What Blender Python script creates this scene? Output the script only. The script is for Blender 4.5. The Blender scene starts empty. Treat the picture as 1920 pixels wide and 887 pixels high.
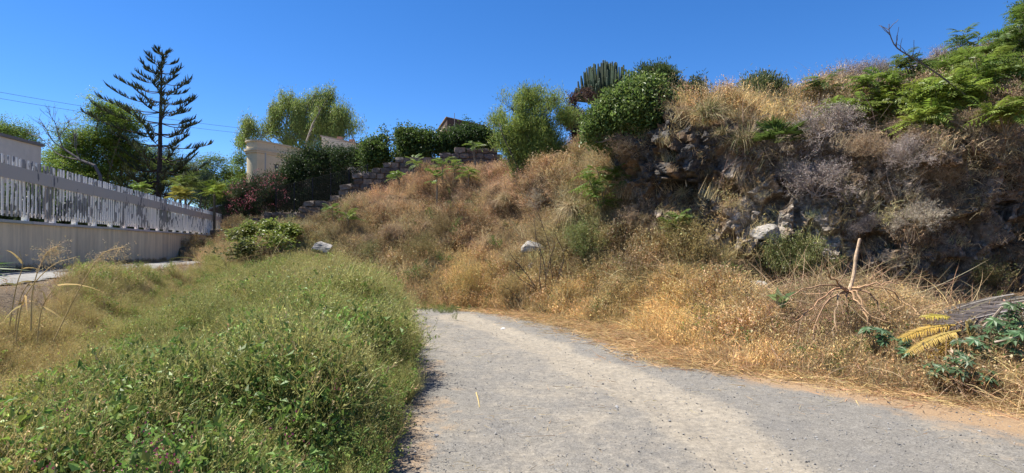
import bpy, math, random
import numpy as np
from mathutils import Vector

# ------------------------------------------------------------------ camera, world, sun, exposure
S = bpy.context.scene
COL = S.collection
PI = math.pi
F = 1060.0                      # focal length in pixels of a 1920 px wide frame
EYE = 1.6
PITCH = math.atan(16.5 / F)
cam_d = bpy.data.cameras.new('camera'); cam = bpy.data.objects.new('camera', cam_d); COL.objects.link(cam)
cam.location = (0, 0, EYE); cam.rotation_euler = (PI / 2 + PITCH, 0, 0)
cam_d.sensor_width = 36; cam_d.lens = 36 * F / 1920; cam_d.clip_start = 0.05; cam_d.clip_end = 3000
S.camera = cam
SUN_EL, SUN_DIR = math.radians(60), np.array([-0.93, 0.20])   # horizontal direction towards the sun
world = bpy.data.worlds.new('World'); S.world = world; world.use_nodes = True
wn = world.node_tree.nodes; wl = world.node_tree.links
bg = wn['Background']; sky = wn.new('ShaderNodeTexSky'); sky.sky_type = 'NISHITA'; sky.sun_disc = False
sky.sun_elevation = SUN_EL; sky.sun_rotation = math.atan2(SUN_DIR[0], SUN_DIR[1])
sky.altitude = 2600; sky.air_density = 1.0; sky.dust_density = 0.0; sky.ozone_density = 4.0
hsv = wn.new('ShaderNodeHueSaturation'); hsv.inputs['Hue'].default_value = 0.506; hsv.inputs['Saturation'].default_value = 1.26; hsv.inputs['Value'].default_value = 0.77
wl.new(sky.outputs[0], hsv.inputs['Color']); wl.new(hsv.outputs[0], bg.inputs[0]); bg.inputs[1].default_value = 0.12
sun_d = bpy.data.lights.new('sun', 'SUN'); sun = bpy.data.objects.new('sun', sun_d); COL.objects.link(sun)
sun_d.energy = 5.0; sun_d.angle = math.radians(0.5); sun_d.color = (1.0, 0.95, 0.87)
hd = SUN_DIR / np.linalg.norm(SUN_DIR)
sv = Vector((hd[0] * math.cos(SUN_EL), hd[1] * math.cos(SUN_EL), math.sin(SUN_EL)))
sun.rotation_euler = sv.to_track_quat('Z', 'Y').to_euler(); sun.location = (-10, 10, 30)
S.view_settings.view_transform = 'Standard'; S.view_settings.look = 'None'
S.view_settings.exposure = 1.12; S.view_settings.gamma = 1.0
S.cycles.max_bounces = 6; S.cycles.diffuse_bounces = 3; S.cycles.glossy_bounces = 2
S.cycles.transmission_bounces = 3; S.cycles.transparent_max_bounces = 4

R = np.random.default_rng(7)
random.seed(7)

# ------------------------------------------------------------------ maths helpers
def at(px, py, Y):
    """world point seen at photograph pixel (px, py) at distance Y ahead"""
    x = (px - 960.0) / F; u = -(py - 443.5) / F
    ca, sa = math.cos(PITCH), math.sin(PITCH)
    dy = ca - u * sa; dz = sa + u * ca
    return np.array([x / dy * Y, Y, EYE + dz / dy * Y])

def proj(P):
    ca, sa = math.cos(PITCH), math.sin(PITCH)
    y = P[..., 1]; z = P[..., 2] - EYE
    fw = np.maximum(y * ca + z * sa, 0.05); up = -y * sa + z * ca
    return 960 + F * P[..., 0] / fw, 443.5 - F * up / fw

def unit(v):
    v = np.asarray(v, float)
    return v / np.maximum(np.linalg.norm(v, axis=-1, keepdims=True), 1e-9)

def sstep(x, a, b):
    t = np.clip((x - a) / (b - a), 0, 1)
    return t * t * (3 - 2 * t)

def _hash(ix, iy, iz, seed):
    h = (ix.astype(np.int64) * 374761393 + iy.astype(np.int64) * 668265263 + iz.astype(np.int64) * 2147483647 + seed * 1274126177) & 0xFFFFFFFF
    h = ((h ^ (h >> 13)) * 1274126177) & 0xFFFFFFFF
    return ((h ^ (h >> 16)) & 0xFFFF) / 65535.0

def vnoise(P, scale=1.0, seed=0):
    Q = P * scale
    i = np.floor(Q); f = Q - i; f = f * f * (3 - 2 * f)
    ix, iy, iz = i[..., 0], i[..., 1], i[..., 2]
    out = 0
    for a in (0, 1):
        wa = f[..., 0] if a else 1 - f[..., 0]
        for b in (0, 1):
            wb = f[..., 1] if b else 1 - f[..., 1]
            for c in (0, 1):
                wc = f[..., 2] if c else 1 - f[..., 2]
                out = out + wa * wb * wc * _hash(ix + a, iy + b, iz + c, seed)
    return out            # 0..1

def fbm(P, scale=1.0, octv=4, seed=0):
    s, a, t = 0, 1.0, 0
    for k in range(octv):
        s = s + a * vnoise(P, scale * 2.03 ** k, seed + k * 17); t += a; a *= 0.5
    return s / t

def ridged(P, scale=1.0, octv=4, seed=0):
    s, a, t = 0, 1.0, 0
    for k in range(octv):
        s = s + a * (1 - np.abs(2 * vnoise(P, scale * 2.07 ** k, seed + k * 31) - 1)); t += a; a *= 0.5
    return s / t

# ------------------------------------------------------------------ mesh builder
class MB:
    def __init__(self):
        self.v, self.f, self.c, self.n = [], [], [], 0
    def add(self, v, tris, col):
        v = np.asarray(v, float).reshape(-1, 3); tris = np.asarray(tris, np.int64).reshape(-1, 3)
        col = np.asarray(col, float)
        if col.ndim == 1: col = np.broadcast_to(col, (len(v), 3))
        self.v.append(v); self.f.append(tris + self.n); self.c.append(col.reshape(-1, 3)); self.n += len(v)
        return self
    def mesh(self, name, mats, smooth=False):
        me = bpy.data.meshes.new(name)
        if self.v:
            v = np.concatenate(self.v); f = np.concatenate(self.f); c = np.concatenate(self.c)
            me.vertices.add(len(v)); me.vertices.foreach_set('co', v.astype(np.float32).ravel())
            me.loops.add(len(f) * 3); me.polygons.add(len(f))
            me.loops.foreach_set('vertex_index', f.astype(np.int32).ravel())
            me.polygons.foreach_set('loop_start', np.arange(0, len(f) * 3, 3, dtype=np.int32))
            me.polygons.foreach_set('use_smooth', np.full(len(f), smooth))
            a = me.attributes.new('col', 'FLOAT_COLOR', 'POINT')
            a.data.foreach_set('color', np.concatenate([np.clip(c, 0, 4), np.ones((len(c), 1))], 1).astype(np.float32).ravel())
            me.update(calc_edges=True)
        for m in (mats if isinstance(mats, (list, tuple)) else [mats]): me.materials.append(m)
        return me
    def build(self, name, mat, parent=None, smooth=False, loc=None):
        o = bpy.data.objects.new(name, self.mesh(name, mat, smooth)); COL.objects.link(o)
        if parent is not None: o.parent = parent
        if loc is not None: o.location = loc
        return o

def tag(o, label=None, cat=None, group=None, kind=None):
    if label: o['label'] = label
    if cat: o['category'] = cat
    if group: o['group'] = group
    if kind: o['kind'] = kind
    return o

def empty(name, loc, label, cat, group=None):
    o = bpy.data.objects.new(name, None); COL.objects.link(o); o.location = tuple(float(x) for x in loc)
    o.empty_display_size = 0.2
    return tag(o, label, cat, group)

def copy_tree(o, parent=None):
    c = o.copy(); COL.objects.link(c)
    if parent is not None: c.parent = parent
    for ch in list(o.children): copy_tree(ch, c)
    return c

def vary(col, n, amt=0.2, hue=0.08):
    col = np.asarray(col, float)
    b = 1 + R.uniform(-amt, amt, (n, 1))
    h = 1 + R.uniform(-hue, hue, (n, 3))
    return np.clip(col * b * h, 0.002, 4)

def blades(mb, base, d, L, W, bend, col, K=3, tipw=0.0):
    """tapering ribbons: base + d L t + bend L t^2"""
    N = len(base); base = np.asarray(base, float)
    L = np.broadcast_to(L, (N,)).astype(float); W = np.broadcast_to(W, (N,)).astype(float)
    col = np.broadcast_to(col, (N, 3))
    rnd = unit(R.normal(size=(N, 3))); side = unit(np.cross(d, rnd))
    ts = np.linspace(0, 1, K + 1)
    V = np.empty((N, 2 * K + 1, 3)); C = np.empty((N, 2 * K + 1, 3))
    for k in range(K):
        t = ts[k]; c = base + d * (L * t)[:, None] + bend * (L * t * t)[:, None]
        w = W * (1 - (1 - tipw) * t ** 1.5) * 0.5
        V[:, 2 * k] = c - side * w[:, None]; V[:, 2 * k + 1] = c + side * w[:, None]
        C[:, 2 * k] = C[:, 2 * k + 1] = col
    V[:, 2 * K] = base + d * L[:, None] + bend * L[:, None]; C[:, 2 * K] = col
    tr = []
    for k in range(K - 1):
        a = 2 * k; tr += [(a, a + 1, a + 3), (a, a + 3, a + 2)]
    tr.append((2 * K - 2, 2 * K - 1, 2 * K))
    T = (np.array(tr)[None] + (np.arange(N) * (2 * K + 1))[:, None, None]).reshape(-1, 3)
    mb.add(V.reshape(-1, 3), T, C.reshape(-1, 3))

def leaves(mb, pos, d, L, W, col, nrm=None, fold=0.25, curl=0.0, wide=0.45):
    """folded leaf: base, left, tip, right"""
    N = len(pos)
    if N == 0: return
    L = np.broadcast_to(L, (N,)).astype(float)[:, None]; W = np.broadcast_to(W, (N,)).astype(float)[:, None]
    col = np.broadcast_to(col, (N, 3))
    if nrm is None: nrm = R.normal(size=(N, 3)) + np.array([0, 0, 1.2])
    side = unit(np.cross(d, nrm)); up = unit(np.cross(side, d))
    V = np.stack([pos, pos + d * L * wide - side * W * 0.5 + up * W * fold, pos + d * L - up * L * curl,
                  pos + d * L * wide + side * W * 0.5 + up * W * fold], 1)
    C = np.repeat(col[:, None], 4, 1)
    T = (np.array([(0, 1, 2), (0, 2, 3)])[None] + (np.arange(N) * 4)[:, None, None]).reshape(-1, 3)
    mb.add(V.reshape(-1, 3), T, C.reshape(-1, 3))

def tubes(mb, P, Rad, col, sides=4, star=0.0):
    P = np.asarray(P, float); N, K, _ = P.shape
    Rad = np.broadcast_to(Rad, (N, K)); col = np.broadcast_to(np.asarray(col, float), (N, 3))
    T = np.gradient(P, axis=1); T = unit(T)
    ref = np.where(np.abs(T[..., 2:3]) > 0.9, np.array([1.0, 0, 0]), np.array([0, 0, 1.0]))
    n1 = unit(np.cross(T, ref)); n2 = np.cross(T, n1)
    ang = np.arange(sides) * 2 * PI / sides
    rr = np.where(np.arange(sides) % 2 == 0, 1.0, 1.0 - star)
    V = P[:, :, None] + Rad[:, :, None, None] * rr[None, None, :, None] * (n1[:, :, None] * np.cos(ang)[None, None, :, None] + n2[:, :, None] * np.sin(ang)[None, None, :, None])
    V = V.reshape(N, K * sides, 3)
    V = np.concatenate([V, P[:, -1:] + T[:, -1:] * Rad[:, -1:, None] * 0.6], 1)
    tr = []
    for k in range(K - 1):
        for s in range(sides):
            a = k * sides + s; b = k * sides + (s + 1) % sides
            tr += [(a, b, b + sides), (a, b + sides, a + sides)]
    for s in range(sides):
        tr.append(((K - 1) * sides + s, (K - 1) * sides + (s + 1) % sides, K * sides))
    M = K * sides + 1
    TT = (np.array(tr)[None] + (np.arange(N) * M)[:, None, None]).reshape(-1, 3)
    mb.add(V.reshape(-1, 3), TT, np.repeat(col[:, None], M, 1).reshape(-1, 3))

def sprout(P, m, t0, t1, L, ang, up=0.0, K=5, wig=0.15, grav=0.0):
    """m children on each parent polyline"""
    N, KP, _ = P.shape
    P = np.repeat(P, m, 0); n = N * m
    t = R.uniform(t0, t1, n) * (KP - 1); i = np.minimum(t.astype(int), KP - 2); f = (t - i)[:, None]
    A = P[np.arange(n), i]; B = P[np.arange(n), i + 1]
    st = A + (B - A) * f; tan = unit(B - A)
    perp = unit(np.cross(tan, R.normal(size=(n, 3))))
    a = R.uniform(ang * 0.6, ang * 1.3, n)[:, None]
    d = unit(tan * np.cos(a) + perp * np.sin(a) + np.array([0, 0, up]))
    L = np.broadcast_to(L, (n,)) * R.uniform(0.6, 1.2, n)
    out = [st]; step = (L / (K - 1))[:, None]
    for k in range(K - 1):
        d = unit(d + R.normal(size=(n, 3)) * wig + np.array([0, 0, grav])); out.append(out[-1] + d * step)
    return np.stack(out, 1)

def taper(P, r0, r1):
    return np.linspace(r0, r1, P.shape[1])[None, :] * np.ones((P.shape[0], 1))

def curve_pts(pts, K):
    """catmull-rom through pts -> K points"""
    pts = np.asarray(pts, float); n = len(pts)
    ext = np.concatenate([2 * pts[:1] - pts[1:2], pts, 2 * pts[-1:] - pts[-2:-1]])
    u = np.linspace(0, n - 1 - 1e-6, K); i = u.astype(int); t = (u - i)[:, None]
    p0, p1, p2, p3 = ext[i], ext[i + 1], ext[i + 2], ext[i + 3]
    return 0.5 * (2 * p1 + (p2 - p0) * t + (2 * p0 - 5 * p1 + 4 * p2 - p3) * t ** 2 + (3 * p1 - p0 - 3 * p2 + p3) * t ** 3)

def box(mb, c, s, col, rot=None, bevel=0.0):
    c = np.asarray(c, float); h = np.asarray(s, float) / 2
    V = np.array([[x, y, z] for x in (-1, 1) for y in (-1, 1) for z in (-1, 1)]) * h
    if rot is not None: V = V @ np.asarray(rot).T
    T = [(0, 1, 3), (0, 3, 2), (4, 6, 7), (4, 7, 5), (0, 4, 5), (0, 5, 1), (2, 3, 7), (2, 7, 6), (0, 2, 6), (0, 6, 4), (1, 5, 7), (1, 7, 3)]
    mb.add(V + c, T, col)

def prism(mb, outline, z0, z1, col):
    """vertical extrusion of a plan outline (convex-ish fan caps)"""
    o = np.asarray(outline, float); n = len(o)
    V = np.concatenate([np.c_[o, np.full(n, z0)], np.c_[o, np.full(n, z1)], [[*o.mean(0), z0], [*o.mean(0), z1]]])
    T = []
    for i in range(n):
        j = (i + 1) % n
        T += [(i, j, n + j), (i, n + j, n + i), (2 * n, j, i), (2 * n + 1, n + i, n + j)]
    mb.add(V, T, col)

# ------------------------------------------------------------------ materials
def new_mat(name):
    m = bpy.data.materials.new(name); m.use_nodes = True
    return m, m.node_tree.nodes, m.node_tree.links, m.node_tree.nodes['Principled BSDF']

def mixc(n, l, fac, a, b, mode='MIX'):
    x = n.new('ShaderNodeMix'); x.data_type = 'RGBA'; x.blend_type = mode
    for k, v in ((0, fac), (6, a), (7, b)):
        if hasattr(v, 'links') or hasattr(v, 'is_linked'): l.new(v, x.inputs[k])
        else: x.inputs[k].default_value = v if k == 0 else (*v, 1)
    return x.outputs[2]

def noise(n, l, scale, detail=4, rough=0.6, vec=None, dist=0.0):
    x = n.new('ShaderNodeTexNoise'); x.inputs['Scale'].default_value = scale; x.inputs['Detail'].default_value = detail
    x.inputs['Roughness'].default_value = rough; x.inputs['Distortion'].default_value = dist
    if vec is None:
        g = n.new('ShaderNodeNewGeometry'); vec = g.outputs['Position']
    l.new(vec, x.inputs['Vector'])
    return x.outputs['Fac']

def ramp(n, l, fac, stops):
    x = n.new('ShaderNodeValToRGB'); e = x.color_ramp.elements
    while len(e) < len(stops): e.new(0.5)
    for el, (p, c) in zip(e, stops):
        el.position = p; el.color = (*c, 1) if isinstance(c, tuple) else (c, c, c, 1)
    l.new(fac, x.inputs['Fac'])
    return x.outputs['Color']

def bump(n, l, h, b, dist=0.02, strength=0.6):
    x = n.new('ShaderNodeBump'); x.inputs['Distance'].default_value = dist; x.inputs['Strength'].default_value = strength
    l.new(h, x.inputs['Height']); l.new(x.outputs[0], b.inputs['Normal'])

def leaf_mat(name, trans=0.3, rough=0.5, spec=0.3, tinted=False):
    m, n, l, b = new_mat(name)
    a = n.new('ShaderNodeAttribute'); a.attribute_name = 'col'; c = a.outputs['Color']
    if tinted:
        t = n.new('ShaderNodeAttribute'); t.attribute_type = 'INSTANCER'; t.attribute_name = 'tint'
        c = mixc(n, l, 1.0, c, t.outputs['Color'], 'MULTIPLY')
    l.new(c, b.inputs['Base Color']); b.inputs['Roughness'].default_value = rough
    b.inputs['Specular IOR Level'].default_value = spec
    tr = n.new('ShaderNodeBsdfTranslucent'); l.new(c, tr.inputs['Color'])
    mx = n.new('ShaderNodeMixShader'); mx.inputs[0].default_value = trans
    out = n['Material Output']; l.new(b.outputs[0], mx.inputs[1]); l.new(tr.outputs[0], mx.inputs[2]); l.new(mx.outputs[0], out.inputs[0])
    return m

def col_mat(name, rough=0.85, nscale=20, namt=0.35, bdist=0.01, spec=0.2):
    m, n, l, b = new_mat(name)
    a = n.new('ShaderNodeAttribute'); a.attribute_name = 'col'
    f = noise(n, l, nscale, 6, 0.65)
    c = mixc(n, l, 1.0, a.outputs['Color'], ramp(n, l, f, [(0.25, 1 - namt), (0.75, 1 + namt)]), 'MULTIPLY')
    l.new(c, b.inputs['Base Color']); b.inputs['Roughness'].default_value = rough; b.inputs['Specular IOR Level'].default_value = spec
    bump(n, l, f, b, bdist, 0.7)
    return m

M_LEAF = leaf_mat('leaf', 0.42, 0.45, 0.35)
M_LEAF_DULL = leaf_mat('dull_leaf', 0.25, 0.6, 0.2)
M_DRY = leaf_mat('dry_blade', 0.25, 0.75, 0.1)
M_LEAF_T = leaf_mat('weed_leaf', 0.33, 0.5, 0.3, True)
M_DRY_T = leaf_mat('straw', 0.3, 0.7, 0.15, True)
M_BARK = col_mat('bark', 0.9, 14, 0.4, 0.02)
M_TWIG = leaf_mat('twig', 0.05, 0.9, 0.05)
M_CACTUS = col_mat('cactus_skin', 0.6, 6, 0.2, 0.005, 0.3)
M_STUCCO = col_mat('stucco', 0.9, 3, 0.08, 0.003)
M_STONE = col_mat('old_stone', 0.95, 9, 0.45, 0.02)
M_ROCK = col_mat('limestone', 0.9, 6, 0.55, 0.04)

# gravel path
m, n, l, b = new_mat('gravel'); M_GRAVEL = m
a = n.new('ShaderNodeAttribute'); a.attribute_name = 'dust'
f1 = noise(n, l, 75, 5, 0.85); f2 = noise(n, l, 16, 6, 0.8); f3 = noise(n, l, 1.7, 5, 0.6)
grey = ramp(n, l, f1, [(0.30, (0.07, 0.066, 0.060)), (0.47, (0.165, 0.155, 0.138)), (0.6, (0.225, 0.212, 0.188)), (0.72, (0.52, 0.495, 0.44))])
grey = mixc(n, l, 0.42, grey, ramp(n, l, f2, [(0.32, 0.45), (0.5, 0.95), (0.66, 1.5)]), 'MULTIPLY')
grey = mixc(n, l, 0.5, grey, ramp(n, l, f3, [(0.35, (0.84, 0.84, 0.85)), (0.65, (1.12, 1.08, 1.0))]), 'MULTIPLY')
sand = ramp(n, l, f2, [(0.25, (0.19, 0.162, 0.122)), (0.5, (0.285, 0.246, 0.188)), (0.75, (0.42, 0.365, 0.28))])
sand = mixc(n, l, 0.4, sand, ramp(n, l, f1, [(0.3, 0.4), (0.5, 1.0), (0.7, 1.25)]), 'MULTIPLY')
ad = n.new('ShaderNodeMath'); ad.operation = 'ADD'; l.new(a.outputs['Fac'], ad.inputs[0])
sb = n.new('ShaderNodeMath'); sb.operation = 'MULTIPLY_ADD'; l.new(noise(n, l, 4, 9, 0.8), sb.inputs[0]); sb.inputs[1].default_value = 2.2; sb.inputs[2].default_value = -1.1
l.new(sb.outputs[0], ad.inputs[1])
mk = ramp(n, l, ad.outputs[0], [(0.10, 0.0), (1.0, 0.80)])
a2 = n.new('ShaderNodeAttribute'); a2.attribute_name = 'litter'
ad2 = n.new('ShaderNodeMath'); ad2.operation = 'ADD'; l.new(a2.outputs['Fac'], ad2.inputs[0]); l.new(sb.outputs[0], ad2.inputs[1])
c = mixc(n, l, mk, grey, sand)
c = mixc(n, l, ramp(n, l, ad2.outputs[0], [(0.35, 0.0), (0.9, 0.85)]), c, ramp(n, l, f1, [(0.3, (0.17, 0.10, 0.055)), (0.7, (0.42, 0.29, 0.16))]))
l.new(c, b.inputs['Base Color']); b.inputs['Roughness'].default_value = 0.92; b.inputs['Specular IOR Level'].default_value = 0.15
bump(n, l, mixc(n, l, 0.5, f1, f2), b, 0.015, 0.8)

# soil of the ground
m, n, l, b = new_mat('soil'); M_SOIL = m
f1 = noise(n, l, 30, 6, 0.7); f2 = noise(n, l, 2.5, 4)
c = ramp(n, l, f1, [(0.3, (0.07, 0.048, 0.028)), (0.55, (0.17, 0.12, 0.07)), (0.75, (0.30, 0.23, 0.14))])
l.new(mixc(n, l, 0.5, c, ramp(n, l, f2, [(0.3, 0.7), (0.7, 1.25)]), 'MULTIPLY'), b.inputs['Base Color'])
b.inputs['Roughness'].default_value = 0.95; bump(n, l, f1, b, 0.04, 1.0)

# hill: earth and rock by attribute
m, n, l, b = new_mat('hillside'); M_HILL = m
f1 = noise(n, l, 22, 7, 0.7); f2 = noise(n, l, 3.0, 5); f4 = noise(n, l, 9, 8, 0.75)
earth = ramp(n, l, f1, [(0.3, (0.08, 0.05, 0.03)), (0.5, (0.20, 0.13, 0.07)), (0.75, (0.36, 0.25, 0.14))])
ar = n.new('ShaderNodeAttribute'); ar.attribute_name = 'rockc'
rk = ramp(n, l, f4, [(0.34, 0.30), (0.48, 0.8), (0.56, 1.2), (0.66, 2.1)])
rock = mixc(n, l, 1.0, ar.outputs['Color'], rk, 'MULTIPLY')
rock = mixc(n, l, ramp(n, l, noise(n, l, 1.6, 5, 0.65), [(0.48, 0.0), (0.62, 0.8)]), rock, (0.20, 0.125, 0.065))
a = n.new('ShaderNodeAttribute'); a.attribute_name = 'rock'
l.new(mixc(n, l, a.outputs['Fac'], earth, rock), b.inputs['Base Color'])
b.inputs['Roughness'].default_value = 0.93; b.inputs['Specular IOR Level'].default_value = 0.15
bump(n, l, mixc(n, l, 0.5, f1, f4), b, 0.06, 1.0)

# concrete of the driveway
m, n, l, b = new_mat('concrete'); M_CONC = m
f1 = noise(n, l, 12, 6, 0.7); f2 = noise(n, l, 1.2, 4)
c = ramp(n, l, f1, [(0.3, (0.13, 0.125, 0.11)), (0.6, (0.22, 0.21, 0.19)), (0.8, (0.30, 0.29, 0.26))])
l.new(mixc(n, l, 0.6, c, ramp(n, l, f2, [(0.35, 0.6), (0.6, 1.1)]), 'MULTIPLY'), b.inputs['Base Color'])
b.inputs['Roughness'].default_value = 0.9; bump(n, l, f1, b, 0.01, 0.6)

# painted boundary wall with rain streaks
m, n, l, b = new_mat('wall_paint'); M_WALL = m
g = n.new('ShaderNodeNewGeometry'); mp = n.new('ShaderNodeMapping'); mp.inputs['Scale'].default_value = (3, 3, 0.25); l.new(g.outputs['Position'], mp.inputs['Vector'])
st = noise(n, l, 1.6, 5, 0.7, mp.outputs[0]); f1 = noise(n, l, 2, 5)
c = mixc(n, l, ramp(n, l, st, [(0.38, 0.0), (0.66, 0.85)]), (0.80, 0.66, 0.45), (0.50, 0.41, 0.29))
l.new(mixc(n, l, 0.4, c, ramp(n, l, f1, [(0.3, 0.8), (0.7, 1.1)]), 'MULTIPLY'), b.inputs['Base Color']); b.inputs['Roughness'].default_value = 0.85
bump(n, l, noise(n, l, 60, 3), b, 0.004, 0.5)

def peel_mat(name, paint, primer, lo, hi):
    m, n, l, b = new_mat(name)
    g = n.new('ShaderNodeNewGeometry'); mp = n.new('ShaderNodeMapping'); mp.inputs['Scale'].default_value = (1, 1, 0.45); l.new(g.outputs['Position'], mp.inputs['Vector'])
    f = noise(n, l, 6.5, 3, 0.5, mp.outputs[0]); big = noise(n, l, 0.45, 2, 0.5)
    add = n.new('ShaderNodeMath'); add.operation = 'MULTIPLY_ADD'; l.new(big, add.inputs[0]); add.inputs[1].default_value = 0.9; l.new(f, add.inputs[2])
    hf = n.new('ShaderNodeMath'); hf.operation = 'MULTIPLY'; l.new(add.outputs[0], hf.inputs[0]); hf.inputs[1].default_value = 0.5
    k = ramp(n, l, hf.outputs[0], [(lo, 0.0), (hi, 1.0)])
    l.new(mixc(n, l, k, paint, primer), b.inputs['Base Color']); b.inputs['Roughness'].default_value = 0.6
    return m
M_SLAT = peel_mat('peeling_white_paint', (0.86, 0.82, 0.74), (0.24, 0.23, 0.22), 0.502, 0.508)
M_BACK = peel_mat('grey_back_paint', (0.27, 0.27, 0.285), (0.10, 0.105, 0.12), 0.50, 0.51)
M_RAIL = peel_mat('grey_rail_paint', (0.47, 0.43, 0.385), (0.13, 0.13, 0.14), 0.565, 0.57)

# ------------------------------------------------------------------ ground shape
WN = np.array([0.9502, 0.3117])          # normal of the boundary wall, towards the path
W0 = np.array([-9.96, 11.0]); WD = np.array([-0.3117, 0.9502])
def path_left(Y): return np.interp(Y, [0, 4, 5.6, 8, 12, 14.5, 17], [-0.95, -0.85, -0.85, -1.35, -2.3, -2.7, -4])
def gz(X, Y):
    X = np.asarray(X, float); Y = np.asarray(Y, float)
    d = (X - W0[0]) * WN[0] + (Y - W0[1]) * WN[1]
    zd = np.clip(1.08 - (Y - 11) * 0.0113, 0.8, 1.15)
    zm = 0.30 + 0.42 * sstep(Y, 6, 17)
    xe = path_left(Y)
    z = zm * (1 - sstep(X, xe - 3.2, xe - 0.2))
    z = zd * (1 - sstep(d, 2.3, 3.5)) + z * sstep(d, 2.3, 3.5)
    P = np.stack([X, Y, np.zeros_like(X)], -1)
    z = z + (fbm(P, 0.8, 3, 5) - 0.5) * 0.10 * sstep(-(X - xe), 0, 1)
    z = z + (fbm(P, 1.3, 3, 8) - 0.5) * 0.03
    return np.where(Y > 45, z * 1.0, z)

def sheet(name, xs, ys, zf, mat, attrs=None, mask=None):
    X, Y = np.meshgrid(xs, ys, indexing='ij'); Z = zf(X, Y)
    V = np.stack([X, Y, Z], -1).reshape(-1, 3); nx, ny = len(xs), len(ys)
    i = np.arange(nx - 1)[:, None] * ny + np.arange(ny - 1)[None]
    if mask is not None:
        keep = mask(X, Y); kq = keep[:-1, :-1] & keep[1:, :-1] & keep[:-1, 1:] & keep[1:, 1:]; i = i[kq]
    i = i.ravel()
    T = np.concatenate([np.stack([i, i + ny, i + ny + 1], 1), np.stack([i, i + ny + 1, i + 1], 1)])
    used = np.zeros(len(V), bool); used[T.ravel()] = True; re = np.cumsum(used) - 1
    V2 = V[used]; mb = MB(); mb.add(V2, re[T], (0.3, 0.3, 0.3)); o = mb.build(name, mat, smooth=True)
    if attrs:
        for k, fn in attrs.items():
            at_ = o.data.attributes.new(k, 'FLOAT', 'POINT'); at_.data.foreach_set('value', fn(V2).astype(np.float32))
    return tag(o, kind='structure')

xs = np.concatenate([[-600, -300, -150, -80, -50], np.arange(-34, 12, 0.25), [14, 18, 25, 40, 80, 200, 600]])
ys = np.concatenate([[-300, -100, -40, -20, -10, -5], np.arange(-2, 40, 0.25), [45, 60, 90, 150, 400, 1500]])
sheet('ground', xs, ys, lambda x, y: gz(x, y), M_SOIL)

PATH_R = [(-8, 5.6), (0, 5.7), (2, 5.8), (4.6, 5.6), (5.1, 5.2), (5.6, 4.9), (6.1, 4.35), (6.9, 3.6), (7.4, 2.5), (9, 2.2), (10.9, 1.5), (12.5, 0.6), (14.0, -0.9), (14.6, -2.4), (15, -3)]
def path_right(Y): return np.interp(Y, [p[0] for p in PATH_R], [p[1] for p in PATH_R])
def polyd(V, pts):
    P = V[:, :2]; best = np.full(len(P), 1e9)
    for a, c in zip(pts[:-1], pts[1:]):
        a = np.array(a); c = np.array(c); ab = c - a
        t = np.clip(((P - a) @ ab) / (ab @ ab), 0, 1); best = np.minimum(best, np.linalg.norm(P - a - t[:, None] * ab, axis=1))
    return best
TR1 = [(1.80, -6), (1.78, 1), (1.76, 4.0), (1.66, 5.2), (1.35, 6.4), (0.7, 8.3), (-0.3, 10.6), (-1.3, 12.6)]
TR2 = [(0.25, -6), (0.25, 2), (0.12, 4.2), (-0.25, 6.2), (-0.8, 8.6), (-1.3, 10.8), (-1.8, 12.5)]
def dust(V):
    w = (fbm(V, 1.1, 3, 40) - 0.5) * 0.5
    a = 1 - sstep(polyd(V, TR1) + w, 0.28, 0.52)
    inner = 1 - sstep(polyd(V, [(1.2, -6), (1.1, 4), (0.9, 6), (0.3, 8.2), (-0.5, 10.5)]) + w, 0.3, 0.8)
    b_ = 1 - sstep(polyd(V, TR2) + w, 0.1, 0.6)
    return np.clip(0.95 * a + 0.32 * inner + 0.12 * b_ + 0.35 * sstep(fbm(V, 1.6, 4, 44), 0.5, 0.75), 0, 1) * 0.9
def litter(V):
    e = path_right(V[:, 1]) - V[:, 0]; e2 = V[:, 0] - path_left(V[:, 1])
    w = (fbm(V, 2.2, 3, 60) - 0.5) * 0.8
    return 1.1 * (1 - sstep(e + w, 0.05, 1.0 + 0.9 * (V[:, 0] > 2.4))) + 0.6 * (1 - sstep(e2 + w, 0.0, 0.5)) + 0.75 * sstep(V[:, 0] + 0.35 * V[:, 1], 4.7, 6.3)
def path_mask(X, Y):
    P = np.stack([X, Y, X * 0], -1); w = (fbm(P, 1.5, 4, 70) - 0.5) * 0.9
    return (X < path_right(Y) + w + 0.15) & (X > path_left(Y) - 0.4 + w * 0.5) & (Y < 15)
sheet('gravel_path', np.arange(-4, 7, 0.05), np.arange(-6, 15.2, 0.06),
      lambda x, y: gz(x, y) + 0.032 - 0.020 * np.exp(-(polyd(np.stack([x.ravel(), y.ravel()], 1), TR1).reshape(x.shape) / .22) ** 2) - 0.012 * np.exp(-(polyd(np.stack([x.ravel(), y.ravel()], 1), TR2).reshape(x.shape) / .25) ** 2) + (fbm(np.stack([x, y, x * 0], -1), 6, 3, 90) - 0.5) * 0.012, M_GRAVEL, {'dust': dust, 'litter': litter}, path_mask)

# driveway strip along the boundary wall
def drive_mask(X, Y):
    d = (X - W0[0]) * WN[0] + (Y - W0[1]) * WN[1]
    w = (fbm(np.stack([X, Y, X * 0], -1), 1.2, 3, 73) - 0.5) * 0.8
    return (d > 0.2) & (d < 2.35 + w * .5) & (Y > 0)
sheet('driveway', np.arange(-19, -3, 0.12), np.arange(0, 33, 0.12), lambda x, y: gz(x, y) + 0.02, M_CONC, None, drive_mask)

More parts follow.
